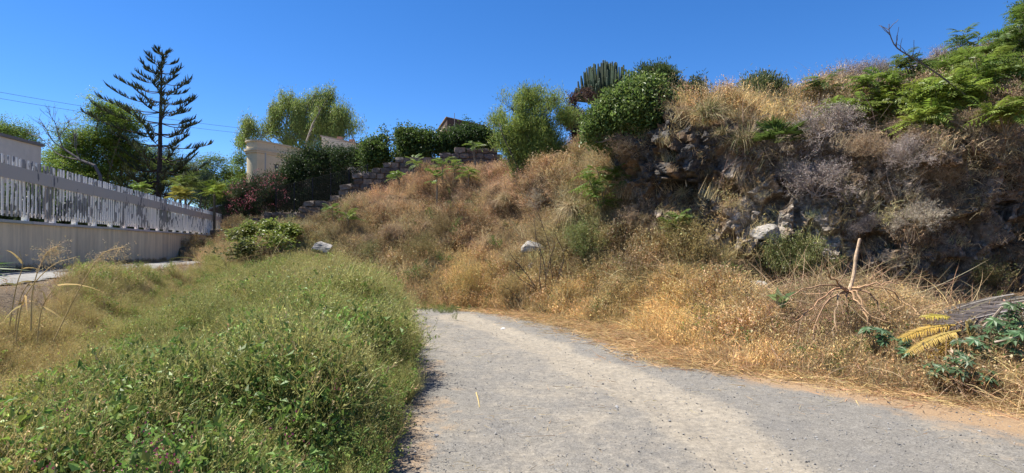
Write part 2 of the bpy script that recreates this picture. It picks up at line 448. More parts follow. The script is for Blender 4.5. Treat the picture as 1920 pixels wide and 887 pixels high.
# ------------------------------------------------------------------ the hill: a sheet through measured profiles
HC = [  # photo column: (py, Y) rows foot, lower, cliff base, cliff middle, cliff top, upper, crest, behind
 (340, [(500, 22), (492, 24), (485, 27), (478, 30), (474, 32), (470, 34), (466, 36), (462, 42)]),
 (440, [(500, 19), (488, 21), (470, 24), (456, 26), (445, 27.5), (438, 29), (432, 31), (430, 40)]),
 (560, [(500, 17), (485, 19), (465, 21), (450, 22.5), (440, 24), (432, 25.5), (428, 27), (425, 38)]),
 (640, [(520, 15.8), (490, 18), (455, 20), (432, 21.5), (414, 23), (402, 24.5), (394, 26), (392, 38)]),
 (720, [(545, 15), (500, 17), (455, 18.7), (420, 20.2), (390, 21.8), (367, 23.5), (347, 26), (345, 38)]),
 (800, [(570, 14.2), (520, 16), (465, 17.5), (420, 19), (372, 20.5), (338, 22.5), (316, 25), (312, 38)]),
 (880, [(580, 13.8), (530, 15), (470, 16.2), (425, 17.6), (372, 19), (328, 21.5), (296, 25), (288, 38)]),
 (960, [(583, 13.2), (535, 14.3), (470, 15.3), (415, 16.8), (360, 18.5), (318, 21), (288, 25), (278, 38)]),
 (1040, [(592, 12.4), (545, 13.3), (475, 14.2), (410, 15.5), (345, 17.5), (300, 20.5), (268, 24), (255, 38)]),
 (1130, [(608, 11.2), (560, 12.2), (480, 13), (400, 13.8), (325, 15.5), (275, 18), (238, 22), (222, 38)]),
 (1190, [(625, 10.4), (575, 11.4), (490, 12.3), (385, 12.9), (262, 13.8), (240, 16), (218, 20), (205, 36)]),
 (1290, [(658, 8.8), (600, 10), (500, 11.4), (370, 12.2), (243, 12.9), (219, 15), (195, 19), (185, 35)]),
 (1400, [(690, 7.5), (610, 9), (510, 10.8), (385, 11.5), (262, 12.6), (217, 14.5), (193, 18), (182, 34)]),
 (1500, [(705, 7.0), (620, 8.6), (530, 10.4), (400, 11.1), (270, 12.2), (212, 14.5), (183, 18), (172, 34)]),
 (1600, [(722, 6.5), (630, 8.2), (535, 10.2), (410, 10.6), (270, 11.7), (195, 14.5), (160, 18), (150, 34)]),
 (1700, [(738, 6.15), (640, 8.0), (540, 10.0), (410, 10.2), (270, 11.2), (180, 14.5), (128, 18), (118, 34)]),
 (1800, [(752, 5.85), (650, 7.6), (535, 9.8), (410, 9.95), (268, 10.9), (163, 14), (98, 17.5), (88, 34)]),
 (1920, [(768, 5.55), (660, 7.3), (525, 9.6), (400, 9.8), (262, 10.6), (143, 13.5), (58, 17), (48, 34)]),
 (2200, [(850, 4.4), (720, 6), (560, 8.6), (380, 8.9), (230, 9.6), (90, 12.5), (-30, 16), (-50, 32)]),
 (2700, [(1250, 2.2), (880, 4.2), (640, 6.5), (360, 6.8), (170, 7.4), (20, 10), (-150, 13), (-180, 28)])]
CR_ADJ = {5: 10, 6: 34, 7: 95}
ctrl = np.array([[at(px, py + (CR_ADJ.get(k, 0) if px > 700 else CR_ADJ.get(k, 0) * .35), Y) for k, (py, Y) in enumerate(rows)] for px, rows in HC])       # (cols, 8, 3)
for ci, (px_, rows_) in enumerate(HC):
    q_ = float(sstep(px_, 1330, 1480)); ctrl[ci, 2] += q_ * (at(px_, rows_[2][0] + 26, rows_[2][1]) - at(px_, *rows_[2])); ctrl[ci, 1] += q_ * (at(px_, rows_[1][0] + 10, rows_[1][1]) - at(px_, *rows_[1]))
for ci, (px_, _) in enumerate(HC):        # the cliff leans over its foot
    k_ = float(sstep(px_, 1150, 1300))
    ctrl[ci, 4, 1] += (-0.50 if px_ < 1450 else -0.45) * k_; ctrl[ci, 4, 0] += (-0.1) * k_; ctrl[ci, 3, 1] += 0.10 * k_
ctrl = np.concatenate([ctrl, ctrl[-1:] + np.array([0, -14, 0])], 0)
last = ctrl[:, -1:].copy(); last[..., 1] += 25; last[..., 2] = 0
foot0 = ctrl[:, :1].copy()
ctrl[:, 0, 2] = gz(ctrl[:, 0, 0], ctrl[:, 0, 1]) - 0.10
skirt = ctrl[:, :1].copy(); skirt[..., 2] -= 0.4; skirt[..., 1] -= 0.5
ctrl = np.concatenate([skirt, ctrl, last], 1)                                 # rows: skirt, F L B M T U C K, far
def cr(A, u, axis):
    A = np.moveaxis(A, axis, 0); n_ = len(A)
    E = np.concatenate([2 * A[:1] - A[1:2], A, 2 * A[-1:] - A[-2:-1]])
    i = np.clip(u.astype(int), 0, n_ - 2); t = (u - i).reshape(-1, *([1] * (A.ndim - 1)))
    p0, p1, p2, p3 = E[i], E[i + 1], E[i + 2], E[i + 3]
    out = 0.5 * (2 * p1 + (p2 - p0) * t + (2 * p0 - 5 * p1 + 4 * p2 - p3) * t ** 2 + (3 * p1 - p0 - 3 * p2 + p3) * t ** 3)
    return np.moveaxis(out, 0, axis)
nc = len(ctrl)
uc = np.concatenate([np.linspace(0, 17, 560, endpoint=False), np.linspace(17, nc - 1, 60)])
vr = np.concatenate([np.linspace(0, 3, 80, endpoint=False), np.linspace(3, 5, 130, endpoint=False), np.linspace(5, 7, 70, endpoint=False), np.linspace(7, 9, 16)])
H = cr(cr(ctrl, uc, 0), vr, 1)
def hill_normals(H):
    du = np.gradient(H, axis=0); dv = np.gradient(H, axis=1); n_ = unit(np.cross(du, dv))
    n_[n_[..., 2] + -n_[..., 1] * 0.5 < 0] *= -1
    return n_
N0 = hill_normals(H)
hpx, hpy = proj(H)
hpx = np.where(H[..., 1] < 2, 3000, hpx)
def ell(px, py, rx, ry, soft=0.4):
    d = np.sqrt(((hpx - px) / rx) ** 2 + ((hpy - py) / ry) ** 2)
    return 1 - sstep(d, 1 - soft, 1 + soft)
VV = np.broadcast_to(vr[None], hpx.shape)
rockm = np.zeros(hpx.shape)
for e in [(1255, 300, 92, 72), (1400, 345, 60, 45), (1430, 425, 95, 60), (1520, 470, 70, 55), (1700, 455, 160, 85), (1880, 430, 200, 110), (2200, 350, 300, 200), (1290, 400, 60, 60), (1000, 490, 40, 25), (1575, 400, 90, 60)]:
    rockm = np.maximum(rockm, ell(*e))
rockm = np.maximum(rockm, ell(1250, 295, 85, 70, .2) * 1.3)
rockm = np.maximum(rockm, sstep(VV, 3.1, 3.5) * (1 - sstep(VV, 4.9, 5.3)) * sstep(hpx, 1150, 1230))
EXTRA = 0.25 * ell(800, 350, 110, 22) - 0.9 * ell(865, 378, 95, 22) - 0.6 * ell(700, 440, 60, 20) + 0.2 * ell(740, 405, 90, 22) - 0.7 * ell(1215, 415, 50, 45) - 0.6 * ell(1000, 400, 60, 22) + 0.4 * ell(980, 370, 80, 18) - 0.5 * ell(840, 465, 70, 18) + 0.4 * ell(1080, 380, 40, 25)
slope_amp = EXTRA + (fbm(H, 0.55, 3, 3) - 0.5) * 1.7 + (ridged(H, 0.9, 4, 9) - 0.55) * 0.9 + (fbm(H, 2.4, 3, 19) - 0.5) * 0.5
HH = H.copy(); HA = H * np.array([1, 1, 0.6])
rockd = (ridged(HA, 0.8, 5, 21) - 0.55) * 1.1 + (fbm(HA, 3.5, 4, 25) - 0.5) * 0.35
blocky = np.floor(vnoise(H * np.array([1, 1, 1.4]), 1.8, 33) * 5) / 5 - 0.5
fade = sstep(VV, 0.9, 2.2)
crack = (1 - sstep(np.abs(vnoise(HA, 1.3, 61) - .5), 0.0, 0.045)) * 0.22 + (1 - sstep(np.abs(vnoise(HA * [1, 1, 1.8], 2.6, 63) - .5), 0.0, 0.05)) * 0.13
blocky2 = np.floor(vnoise(H * np.array([1, 1, 1.5]), 4.5, 35) * 4) / 4 - 0.5
def facets(Pts, m, n_, amp, tilt, sd, an=(1, 1, 1)):
    # planar facets: every point belongs to its nearest seed and lies on that seed's tilted plane
    rg = np.random.default_rng(sd); Q = (Pts[m] * np.array(an)).astype(np.float32); lo, hi = Q.min(0), Q.max(0)
    sd_ = Q[rg.choice(len(Q), n_)] + rg.normal(0, .1, (n_, 3)).astype(np.float32); s2 = (sd_ ** 2).sum(1); off = rg.uniform(-.5, .5, n_) * amp; tl = rg.normal(0, tilt, (n_, 3)); out = np.zeros(len(Q))
    for a in range(0, len(Q), 4000):
        q = Q[a:a + 4000]; k = np.argmin(s2[None] - 2 * q @ sd_.T, 1); out[a:a + 4000] = off[k] + ((q - sd_[k]) * tl[k]).sum(1)
    r = np.zeros(Pts.shape[:-1]); r[m] = np.clip(out, -amp * .9, amp * .9); return r
rm_ = (rockm > .04) & (hpx < 2400) & (H[..., 1] < 25)
WP = H + (fbm(H, 1.5, 3, 401)[..., None] - .5) * np.array([.3, .3, .3])
fac = facets(WP, rm_, 230, .50, .30, 5, (1, 1, .85)) + facets(WP, rm_, 2200, .12, .30, 6, (1, 1, .8))
disp = fade * ((1 - rockm) * slope_amp * 0.8 + rockm * (rockd * 0.30 + fac - crack * 0.6) + 0.28 * ell(1255, 292, 70, 50))
disp = disp * (1 - 0.85 * sstep(VV, 5.8, 7.0)) + rockm * fade * (ridged(H, 7, 3, 77) - 0.55) * 0.07
H = H + N0 * disp[..., None]
HN = hill_normals(H); hpx2, hpy2 = proj(H)
nu, nv = H.shape[:2]
ii = (np.arange(nu - 1)[:, None] * nv + np.arange(nv - 1)[None]).ravel()
T = np.concatenate([np.stack([ii, ii + nv, ii + nv + 1], 1), np.stack([ii, ii + nv + 1, ii + 1], 1)])
mb = MB(); mb.add(H.reshape(-1, 3), T, (0.3, 0.3, 0.3)); hill = mb.build('hillside', M_HILL, smooth=False); tag(hill, kind='structure')
rockm = np.maximum(rockm, ell(1255, 295, 88, 66, .25) * 1.5); rk_ = np.clip(rockm * 1.3 - 0.42 * (vnoise(H, 2.2, 55)), 0, 1)
aa = hill.data.attributes.new('rock', 'FLOAT', 'POINT'); aa.data.foreach_set('value', sstep(rk_, 0.2, 0.6).astype(np.float32).ravel())
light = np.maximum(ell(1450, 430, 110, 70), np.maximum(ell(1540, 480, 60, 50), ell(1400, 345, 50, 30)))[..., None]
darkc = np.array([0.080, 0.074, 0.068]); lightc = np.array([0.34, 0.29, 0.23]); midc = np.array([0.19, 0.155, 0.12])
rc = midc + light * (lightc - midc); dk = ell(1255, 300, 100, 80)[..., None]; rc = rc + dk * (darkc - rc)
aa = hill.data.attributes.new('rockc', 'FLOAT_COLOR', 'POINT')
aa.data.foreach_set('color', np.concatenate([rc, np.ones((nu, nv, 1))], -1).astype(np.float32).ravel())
# cell areas for scattering
e1 = H[1:, :-1] - H[:-1, :-1]; e2 = H[:-1, 1:] - H[:-1, :-1]
CELL = np.linalg.norm(np.cross(e1, e2), axis=-1)
CPX, CPY = hpx2[:-1, :-1], hpy2[:-1, :-1]; CROCK = rk_[:-1, :-1]; CV = VV[:-1, :-1]; CY = H[:-1, :-1, 1]

def hill_points(weight, n_):
    w = (CELL * weight).ravel(); w = np.maximum(w, 0); w = w / w.sum()
    k = R.choice(len(w), n_, p=w); i, j = np.unravel_index(k, CELL.shape)
    a = R.random((n_, 1)); b_ = R.random((n_, 1))
    P = H[i, j] * (1 - a) * (1 - b_) + H[i + 1, j] * a * (1 - b_) + H[i, j + 1] * (1 - a) * b_ + H[i + 1, j + 1] * a * b_
    return P, HN[i, j]

def on_hill(px, py):
    """surface point of the hill that shows at photo pixel (px,py)"""
    d = (CPX - px) ** 2 + (CPY - py) ** 2 + 0.5 * CY ** 2 + np.where(CV > 7.2, 1e6, 0)
    i, j = np.unravel_index(np.argmin(d), d.shape)
    return H[i, j].copy(), HN[i, j].copy()

# ------------------------------------------------------------------ instanced ground cover (stuff)
def scatter(name, protos, P, up, scale, tint, label=None, cat=None):
    """one object: points carrying instances of the small plant meshes"""
    n_ = len(P); me = bpy.data.meshes.new(name); me.vertices.add(n_); me.vertices.foreach_set('co', P.astype(np.float32).ravel())
    z = unit(up); ang = R.uniform(0, 2 * PI, n_)
    ref = np.stack([np.cos(ang), np.sin(ang), np.zeros(n_)], 1); y = unit(np.cross(z, ref)); x = np.cross(y, z)
    M = np.stack([x, y, z], -1)                     # columns
    ry = -np.arcsin(np.clip(M[:, 2, 0], -1, 1)); rx = np.arctan2(M[:, 2, 1], M[:, 2, 2]); rz = np.arctan2(M[:, 1, 0], M[:, 0, 0])
    for nm, ty, arr in (('rot', 'FLOAT_VECTOR', np.stack([rx, ry, rz], 1)), ('scl', 'FLOAT', scale), ('idx', 'INT', R.integers(0, len(protos), n_)), ('tint', 'FLOAT_COLOR', np.c_[tint, np.ones(n_)])):
        a = me.attributes.new(nm, ty, 'POINT')
        a.data.foreach_set({'FLOAT_VECTOR': 'vector', 'FLOAT': 'value', 'INT': 'value', 'FLOAT_COLOR': 'color'}[ty], np.asarray(arr).astype(np.int32 if ty == 'INT' else np.float32).ravel())
    o = bpy.data.objects.new(name, me); COL.objects.link(o)
    ng = bpy.data.node_groups.new(name + '_nodes', 'GeometryNodeTree')
    ng.interface.new_socket('Geometry', in_out='INPUT', socket_type='NodeSocketGeometry'); ng.interface.new_socket('Geometry', in_out='OUTPUT', socket_type='NodeSocketGeometry')
    gi = ng.nodes.new('NodeGroupInput'); go = ng.nodes.new('NodeGroupOutput'); ip = ng.nodes.new('GeometryNodeInstanceOnPoints')
    jn = ng.nodes.new('GeometryNodeJoinGeometry')
    for p in protos:
        oi = ng.nodes.new('GeometryNodeObjectInfo'); oi.inputs[0].default_value = p; oi.inputs[1].default_value = True
        ng.links.new(oi.outputs['Geometry'], jn.inputs[0])
    def na(nm, ty):
        x_ = ng.nodes.new('GeometryNodeInputNamedAttribute'); x_.data_type = ty; x_.inputs[0].default_value = nm; return x_.outputs[0]
    ng.links.new(gi.outputs[0], ip.inputs['Points']); ng.links.new(jn.outputs[0], ip.inputs['Instance'])
    ip.inputs['Pick Instance'].default_value = True
    ng.links.new(na('idx', 'INT'), ip.inputs['Instance Index']); ng.links.new(na('rot', 'FLOAT_VECTOR'), ip.inputs['Rotation']); ng.links.new(na('scl', 'FLOAT'), ip.inputs['Scale'])
    ng.links.new(ip.outputs[0], go.inputs[0])
    md = o.modifiers.new('scatter', 'NODES'); md.node_group = ng
    return tag(o, label, cat, kind='stuff')

def proto(mb, name, mat): return bpy.data.objects.new(name, mb.mesh(name, mat))   # not linked to the scene

def ring_dirs(n_, tilt0, tilt1):
    a = R.uniform(0, 2 * PI, n_); t = R.uniform(tilt0, tilt1, n_)
    return np.stack([np.cos(a) * np.sin(t), np.sin(a) * np.sin(t), np.cos(t)], 1)

def p_grass(n_=55, h=0.45, w=0.0075, spread=0.12, tilt=0.7, droop=0.35, amt=0.3, heads=0.25):
    mb = MB(); base = np.c_[R.normal(0, spread, (n_, 2)), np.zeros(n_)]; d = ring_dirs(n_, 0, tilt)
    L = R.uniform(0.45, 1.1, n_) * h; bend = d * np.array([1, 1, 0]) * R.uniform(0, 0.6, (n_, 1)) + np.array([0, 0, -1]) * R.uniform(0, droop, (n_, 1))
    c = vary((1, 1, 1), n_, amt, 0.06); blades(mb, base, d, L, w, bend, c, 3)
    k = R.random(n_) < heads; nk = k.sum()
    if nk:
        tip = (base + d * L[:, None] + bend * L[:, None])[k]; dd = unit(d[k] + bend[k] * 2)
        for q in range(4):
            off = unit(dd + R.normal(size=(nk, 3)) * 0.5)
            leaves(mb, tip - dd * 0.02 * q, off, 0.035, 0.012, vary((1.15, 1.05, 0.9), nk, 0.2))
    return mb

def p_weed(h=0.5, stems=9, leafy=60, ls=0.018, lc=(1, 1, 1), sc=(0.8, 0.7, 0.6), tilt=0.5, br=5, flake=False, amt=0.35):
    """branching dry or green herb"""
    mb = MB(); d = ring_dirs(stems, 0.0, tilt); base = np.c_[R.normal(0, 0.05, (stems, 2)), np.zeros(stems)]
    st = [base]; dd = d
    for k in range(4):
        dd = unit(dd + R.normal(size=(stems, 3)) * 0.12 + np.array([0, 0, 0.06])); st.append(st[-1] + dd * (h * R.uniform(0.8, 1.1, (stems, 1)) / 4))
    P = np.stack(st, 1); Pb = sprout(P, br, 0.25, 1.0, h * 0.35, 0.7, 0.25, 4, 0.15)
    def rib(Q, w):
        for k in range(Q.shape[1] - 1):
            v = Q[:, k + 1] - Q[:, k]; L = np.linalg.norm(v, axis=1); blades(mb, Q[:, k], v / np.maximum(L, 1e-6)[:, None], L, w, np.zeros_like(v), vary(sc, len(Q), 0.2), 1 if k == Q.shape[1] - 2 else 2, 0.9)
    rib(P, 0.006); rib(Pb, 0.004)
    A = np.concatenate([P[:, 1:].reshape(-1, 3), Pb.reshape(-1, 3), Pb[:, 1:].reshape(-1, 3)])
    idx = R.integers(0, len(A), leafy); pos = A[idx] + R.normal(0, 0.012, (leafy, 3))
    dl = unit(R.normal(size=(leafy, 3)) + np.array([0, 0, 0.35])); L = ls * R.uniform(0.5, 1.4, leafy)
    leaves(mb, pos, dl, L * (1.0 if flake else 1.5), L * 0.9, vary(lc, leafy, amt, 0.12), curl=0.15)
    return mb

def p_litter(n_=40, r=0.3):
    mb = MB(); a = R.uniform(0, 2 * PI, n_); base = np.c_[R.normal(0, r * 0.6, (n_, 2)), R.uniform(0.003, 0.05, n_)]
    d = unit(np.c_[np.cos(a), np.sin(a), R.uniform(-0.1, 0.3, n_)])
    blades(mb, base, d, R.uniform(0.06, 0.3, n_), R.uniform(0.003, 0.008, n_), R.normal(0, 0.2, (n_, 3)) * [1, 1, 0.3], vary((1, 1, 1), n_, 0.4), 2)
    return mb

def p_leafy(h, nl, ls, lc): return p_weed(h, 9, nl, ls, lc, (0.14, 0.15, 0.06), 0.65, 5, False, 0.35)
UPV = np.array([0, 0, 1.0])
G_DRY = [proto(p_grass(), 'grass_clump', M_DRY_T) for _ in range(5)]
G_SHORT = [proto(p_grass(60, 0.26, 0.007, 0.14, 1.1, 0.5), 'short_grass', M_DRY_T) for _ in range(4)]
G_TALL = [proto(p_grass(34, 0.95, 0.006, 0.10, 0.45, 0.45, 0.25, 0.6), 'tall_grass', M_DRY_T) for _ in range(4)]
G_WEED = [proto(p_weed(0.45, 8, 110, 0.022, (1, 1, 1), (0.85, 0.7, 0.5)), 'dry_weed', M_DRY_T) for _ in range(5)]
G_LIT = [proto(p_litter(), 'straw_litter', M_DRY_T) for _ in range(4)]

PAL = [((650, 440), (.26, .19, .095)), ((720, 370), (.46, .29, .14)), ((850, 310), (.44, .27, .125)), ((830, 360), (.28, .165, .085)), ((800, 450), (.30, .23, .11)), ((750, 520), (.40, .30, .14)),
       ((950, 330), (.40, .25, .13)), ((900, 430), (.36, .25, .125)), ((880, 550), (.52, .35, .12)), ((1000, 400), (.38, .27, .14)), ((1100, 450), (.27, .26, .09)), ((1200, 420), (.22, .16, .09)),
       ((1250, 600), (.54, .36, .12)), ((1100, 570), (.48, .34, .13)), ((1400, 640), (.50, .35, .15)), ((1480, 480), (.26, .25, .09)), ((1300, 460), (.40, .31, .12)), ((1400, 210), (.56, .42, .20)), ((1300, 380), (.40, .29, .14)),
       ((1650, 250), (.34, .26, .16)), ((1700, 640), (.42, .30, .15)), ((1900, 700), (.36, .25, .13)), ((1100, 500), (.34, .28, .12)), ((1200, 520), (.36, .28, .14)), ((1550, 600), (.38, .28, .15)), ((700, 480), (.33, .26, .12)), ((620, 480), (.30, .27, .11))]
def tint_of(P, amt=0.22):
    px, py = proj(P); w = 0; c = 0
    for (a, b_), cc in PAL:
        k = 1 / (((px - a) ** 2 + (py - b_) ** 2) / 2500 + 0.3) ** 1.6; w = w + k; c = c + k[:, None] * np.array(cc)
    c = c / w[:, None]
    nz = fbm(P, 0.9, 3, 88)
    lum = c.mean(1, keepdims=True); c = (c * 0.68 + lum * 0.32) * np.array([1.14, 1.17, 1.12])
    k = R.random((len(P), 1)); c = c * np.where(k < 0.18, 0.50, np.where(k > 0.80, 1.35, 1.0))
    c = c * (0.75 + 0.55 * nz)[:, None] * (1 + R.uniform(-amt, amt, (len(P), 1)))
    return c * (1 + R.uniform(-0.08, 0.08, (len(P), 3)))

vis = ((CPX > -150) & (CPX < 2150) & (CPY > -60) & (CPY < 1000)).astype(float)
land = vis * (1 - 0.97 * sstep(CROCK, 0.12, 0.4)) * (CV < 7.6) * (CV > 1.0)
near = 1 / np.maximum(CY, 5) ** 1.2
land = land * (1 - 0.6 * (CPX > 1400) * sstep(CV, 1.9, 2.4) * (1 - sstep(CV, 3.2, 3.6)))
patch = 0.12 + 1.6 * sstep(fbm(H[:-1, :-1], 1.1, 3, 101), 0.42, 0.60)
patch2 = 0.06 + 1.8 * sstep(fbm(H[:-1, :-1], 0.9, 3, 140), 0.46, 0.62)
def low_(P):
    x_, y_ = proj(P); return sstep(x_, 1380, 1480) * sstep(P[:, 1], 7.2, 8.6) * (1 - sstep(P[:, 2], 1.0, 1.5))
def hs(name, protos, w, n_, smin, smax, label, upmix=0.45, mul=(1, 1, 1)):
    P, N_ = hill_points(w, n_); up = N_ * upmix + np.array([0, 0, 1]) * (1 - upmix) + R.normal(0, 0.15, P.shape)
    return scatter(name, protos, P, up, R.uniform(smin, smax, n_) * (1 - 0.45 * low_(P)), tint_of(P) * np.array(mul), label, 'grass')
hs('dry_grass', G_DRY, land * near * patch * (CV < 7.3), 11000, 0.4, 1.25, 'dry golden brown grass covering the slope of the hill', mul=(1.2, 1.17, 1.08))
hs('short_dry_grass', G_SHORT, land * near, 13000, 0.6, 1.2, 'short matted dry grass close to the soil of the hill', 0.8, (1.0, 0.93, 0.88))
hs('dry_weeds', G_WEED, land * near * patch2, 8000, 0.5, 1.3, 'brown dried weeds with small seed heads on the hill slope', 0.3, (1.0, 0.92, 0.84))
foot = vis * (CV > 1.0) * (CV < 2.7) * near
hs('verge_grass', G_DRY, foot * (CPX > 860), 4500, 0.55, 1.25, 'golden dry grass along the foot of the slope by the gravel', 0.15, (1.12, 1.08, 0.98))
top = vis * (CV > 5.3) * (CV < 7.1) * (CPX > 1180) * patch
hs('crest_grass', G_TALL, top * (0.3 + 3 * ((CPX > 1230) & (CPX < 1560))), 1100, 0.35, 0.9, 'tall pale straw grass on the crest of the hill', 0.1, (1.0, 1.0, 1.0))
hs('rock_tufts', G_SHORT, vis * (CV < 7) * sstep(CROCK, 0.3, 0.6) * patch2, 700, 0.4, 1.0, 'thin dry tufts growing in cracks of the rock face', 0.6, (0.9, 0.85, 0.8))

def p_arch(n_=26):
    mb = MB(); base = np.c_[R.normal(0, .10, (n_, 2)), np.zeros(n_)]; a = R.normal(0, 1.1, n_); d = unit(np.stack([np.sin(a) * .7, np.cos(a) * .7, R.uniform(.6, 1.6, n_)], 1))
    L = R.uniform(.5, 1.15, n_); blades(mb, base, d, L, R.uniform(.004, .008, n_), d * [.5, .5, 0] + np.array([0, 0, -1]) * R.uniform(.3, 1.0, (n_, 1)), vary((1.1, 1.08, 1.0), n_, .25), 6, .3); return mb
G_ARCH = [proto(p_arch(), 'arching_straw', M_DRY_T) for _ in range(5)]
hs('arching_straw', G_ARCH, foot * (CPX > 1150) * (0.2 + 2.5 * sstep(fbm(H[:-1, :-1], 1.2, 3, 150), 0.45, 0.6)), 900, 0.5, 1.1, 'long arching yellow straws tumbling over the right verge', 0.2, (1.45, 1.4, 1.2))
G_SPRIG = [proto(p_leafy(0.45, 120, 0.026, (0.15, 0.21, 0.05)), 'green_sprig', M_LEAF_T) for _ in range(3)]
P, N_ = hill_points(land * near * (CV < 6.5) * sstep(fbm(H[:-1, :-1], 1.3, 3, 170), 0.52, 0.62), 520)
scatter('green_sprigs', G_SPRIG, P, UPV + R.normal(0, .2, P.shape), R.uniform(0.4, 1.0, len(P)), vary((1, 1, 1), len(P), .3, .15), 'scattered small green sprigs among the dry grass of the slope', 'weeds')
# straw litter and golden grass at the path edges
def flat_pts(n_, xr, yr, ok):
    out = []; tot = 0
    while tot < n_:
        q = np.c_[R.uniform(*xr, n_), R.uniform(*yr, n_)]; q = q[ok(q[:, 0], q[:, 1])]; out.append(q); tot += len(q)
    q = np.concatenate(out)[:n_]
    return np.c_[q, gz(q[:, 0], q[:, 1])]
UPV = np.array([0, 0, 1.0])
P = flat_pts(2700, (-2.5, 7.5), (3.0, 15), lambda x, y: (np.abs(x - path_right(y) - 0.30) < 0.62 + R.normal(0, 0.25, x.shape)))
scatter('straw_litter', G_LIT, P + [0, 0, 0.035], UPV + R.normal(0, 0.05, P.shape), R.uniform(0.5, 1.3, len(P)), vary((.48, .33, .16), len(P), 0.35, 0.1), 'straw litter strewn over the right verge of the gravel', 'straw')
P = flat_pts(2300, (-2.5, 9), (3.0, 14.5), lambda x, y: (x > path_right(y) + 0.25 + R.normal(0, 0.18, x.shape)) & (x < path_right(y) + 2.2))
nz = fbm(P, 1.0, 3, 12); P = P[nz + R.uniform(-0.1, 0.1, len(P)) > 0.40]
scatter('roadside_grass', G_DRY, P, UPV + R.normal(0, 0.2, P.shape), R.uniform(0.45, 1.1, len(P)), tint_of(P) * [1.2, 1.12, .98], 'golden dry grass fringe leaning over the edge of the gravel', 'grass')
P = flat_pts(420, (-1.5, 3.5), (3.2, 14), lambda x, y: (x < path_right(y)) & (x > path_left(y)))
P = P[(vnoise(P, 1.4, 3) > 0.5)]
scatter('loose_straw', [proto(p_litter(4, 0.15), 'loose_straw', M_DRY_T) for _ in range(3)], P + [0, 0, 0.035], UPV + R.normal(0, 0.05, P.shape), R.uniform(0.3, 0.8, len(P)), vary((.42, .31, .16), len(P), 0.3), 'scattered single straws lying on the gravel', 'straw')

# pebbles
def p_stone():
    mb = MB(); V = unit(np.array([[x, y, z] for x in (-1, 0, 1) for y in (-1, 0, 1) for z in (-1, 0, 1) if (x, y, z) != (0, 0, 0)], float))
    import bmesh
    bm = bmesh.new(); bmesh.ops.create_icosphere(bm, subdivisions=1, radius=1)
    V = np.array([v.co[:] for v in bm.verts]); T = [[v.index for v in f.verts] for f in bm.faces]; bm.free()
    V = V * R.uniform(0.6, 1.2, (1, 3)) * (1 + R.normal(0, 0.16, (len(V), 1))) * [1, 1, 0.6]
    mb.add(V, T, (1, 1, 1)); return mb
G_PEB = [proto(p_stone(), 'pebble', M_DRY_T) for _ in range(5)]
P = flat_pts(22000, (-3, 5.5), (2.6, 14), lambda x, y: (x < path_right(y) + 0.4) & (x > path_left(y) - 0.3) & (R.random(x.shape) < (3.2 / y) ** 1.0))
sz = np.clip(R.lognormal(-5.8, 0.5, len(P)), 0.0022, 0.028); g_ = R.uniform(0.15, 0.42, (len(P), 1)) ** 1.0 * np.array([1, 0.98, 0.95])
scatter('pebbles', G_PEB, P + [0, 0, 0.036], UPV + R.normal(0, 0.2, P.shape), sz, g_, 'grey and white gravel pebbles loose on the path', 'gravel')

# ------------------------------------------------------------------ foreground weeds
def weedok(x, y):
    d = (x - W0[0]) * WN[0] + (y - W0[1]) * WN[1]
    return (d > 2.65 + 0.25 * np.sin(x * 2.1)) & (x < path_left(y) - 0.12 + 0.5 * (vnoise(np.stack([x, y, x * 0], -1), 1.7, 7) - 0.5)) & (y < 19.5 + 0.0 * x) & (x > -12.5) & (y > 0.9)
def wpts(n_, pw=1.3, lo=1.0, hi=19.5):
    out = []; tot = 0
    while tot < n_:
        y = lo + (hi - lo) * R.random(n_ * 3) ** pw
        q = np.c_[R.uniform(-1.0, -0.02, n_ * 3) * (y * 1.02 + 0.5), y]; q = q[weedok(q[:, 0], q[:, 1])]; out.append(q); tot += len(q)
    q = np.concatenate(out)[:n_]
    return np.c_[q, gz(q[:, 0], q[:, 1])]
G_LEAFY = [proto(p_leafy(0.62, 230, 0.034, (0.145, 0.215, 0.048)), 'leafy_weed', M_LEAF_T) for _ in range(6)]
G_FINE = [proto(p_weed(0.74, 15, 200, 0.0125, (0.30, 0.32, 0.13), (0.26, 0.26, 0.11), 0.42, 7), 'fine_weed', M_LEAF_T) for _ in range(5)]
G_SEED = [proto(p_grass(26, 0.85, 0.0045, 0.10, 0.5, 0.35, 0.25, 0.9), 'seeding_grass', M_DRY_T) for _ in range(4)]
def edge_h(P):      # lower plants at the rim of the patch
    e = sstep(path_left(P[:, 1]) - P[:, 0], 0.0, 0.9); d = (P[:, 0] - W0[0]) * WN[0] + (P[:, 1] - W0[1]) * WN[1]; return (0.34 + 0.66 * sstep(d, 3.0, 6.8)) * (0.60 + 0.40 * e) * (0.50 + 0.55 * fbm(P, 0.9, 2, 300) + 0.50 * sstep(vnoise(P, 2.1, 301), 0.35, 0.75))
P = wpts(5200, 1.35); px, py = proj(P)
dryness = np.clip(sstep(-P[:, 0] / P[:, 1], 0.78, 1.0) + 0.30 * sstep(P[:, 1], 5, 12) + 0.8 * (fbm(P, 0.6, 3, 200) - 0.5), 0, 1)
dryness = np.clip(dryness + 0.7 * sstep(-P[:, 0] / P[:, 1], 0.62, 0.84) * sstep(P[:, 1], 3.2, 5.0), 0, 1)
keep = R.random(len(P)) > dryness * 0.85; P = P[keep]; dk_ = dryness[keep]
t = (1 - dk_[:, None]) * np.array([1, 1, 1]) + dk_[:, None] * np.array([2.0, 1.5, 1.4])
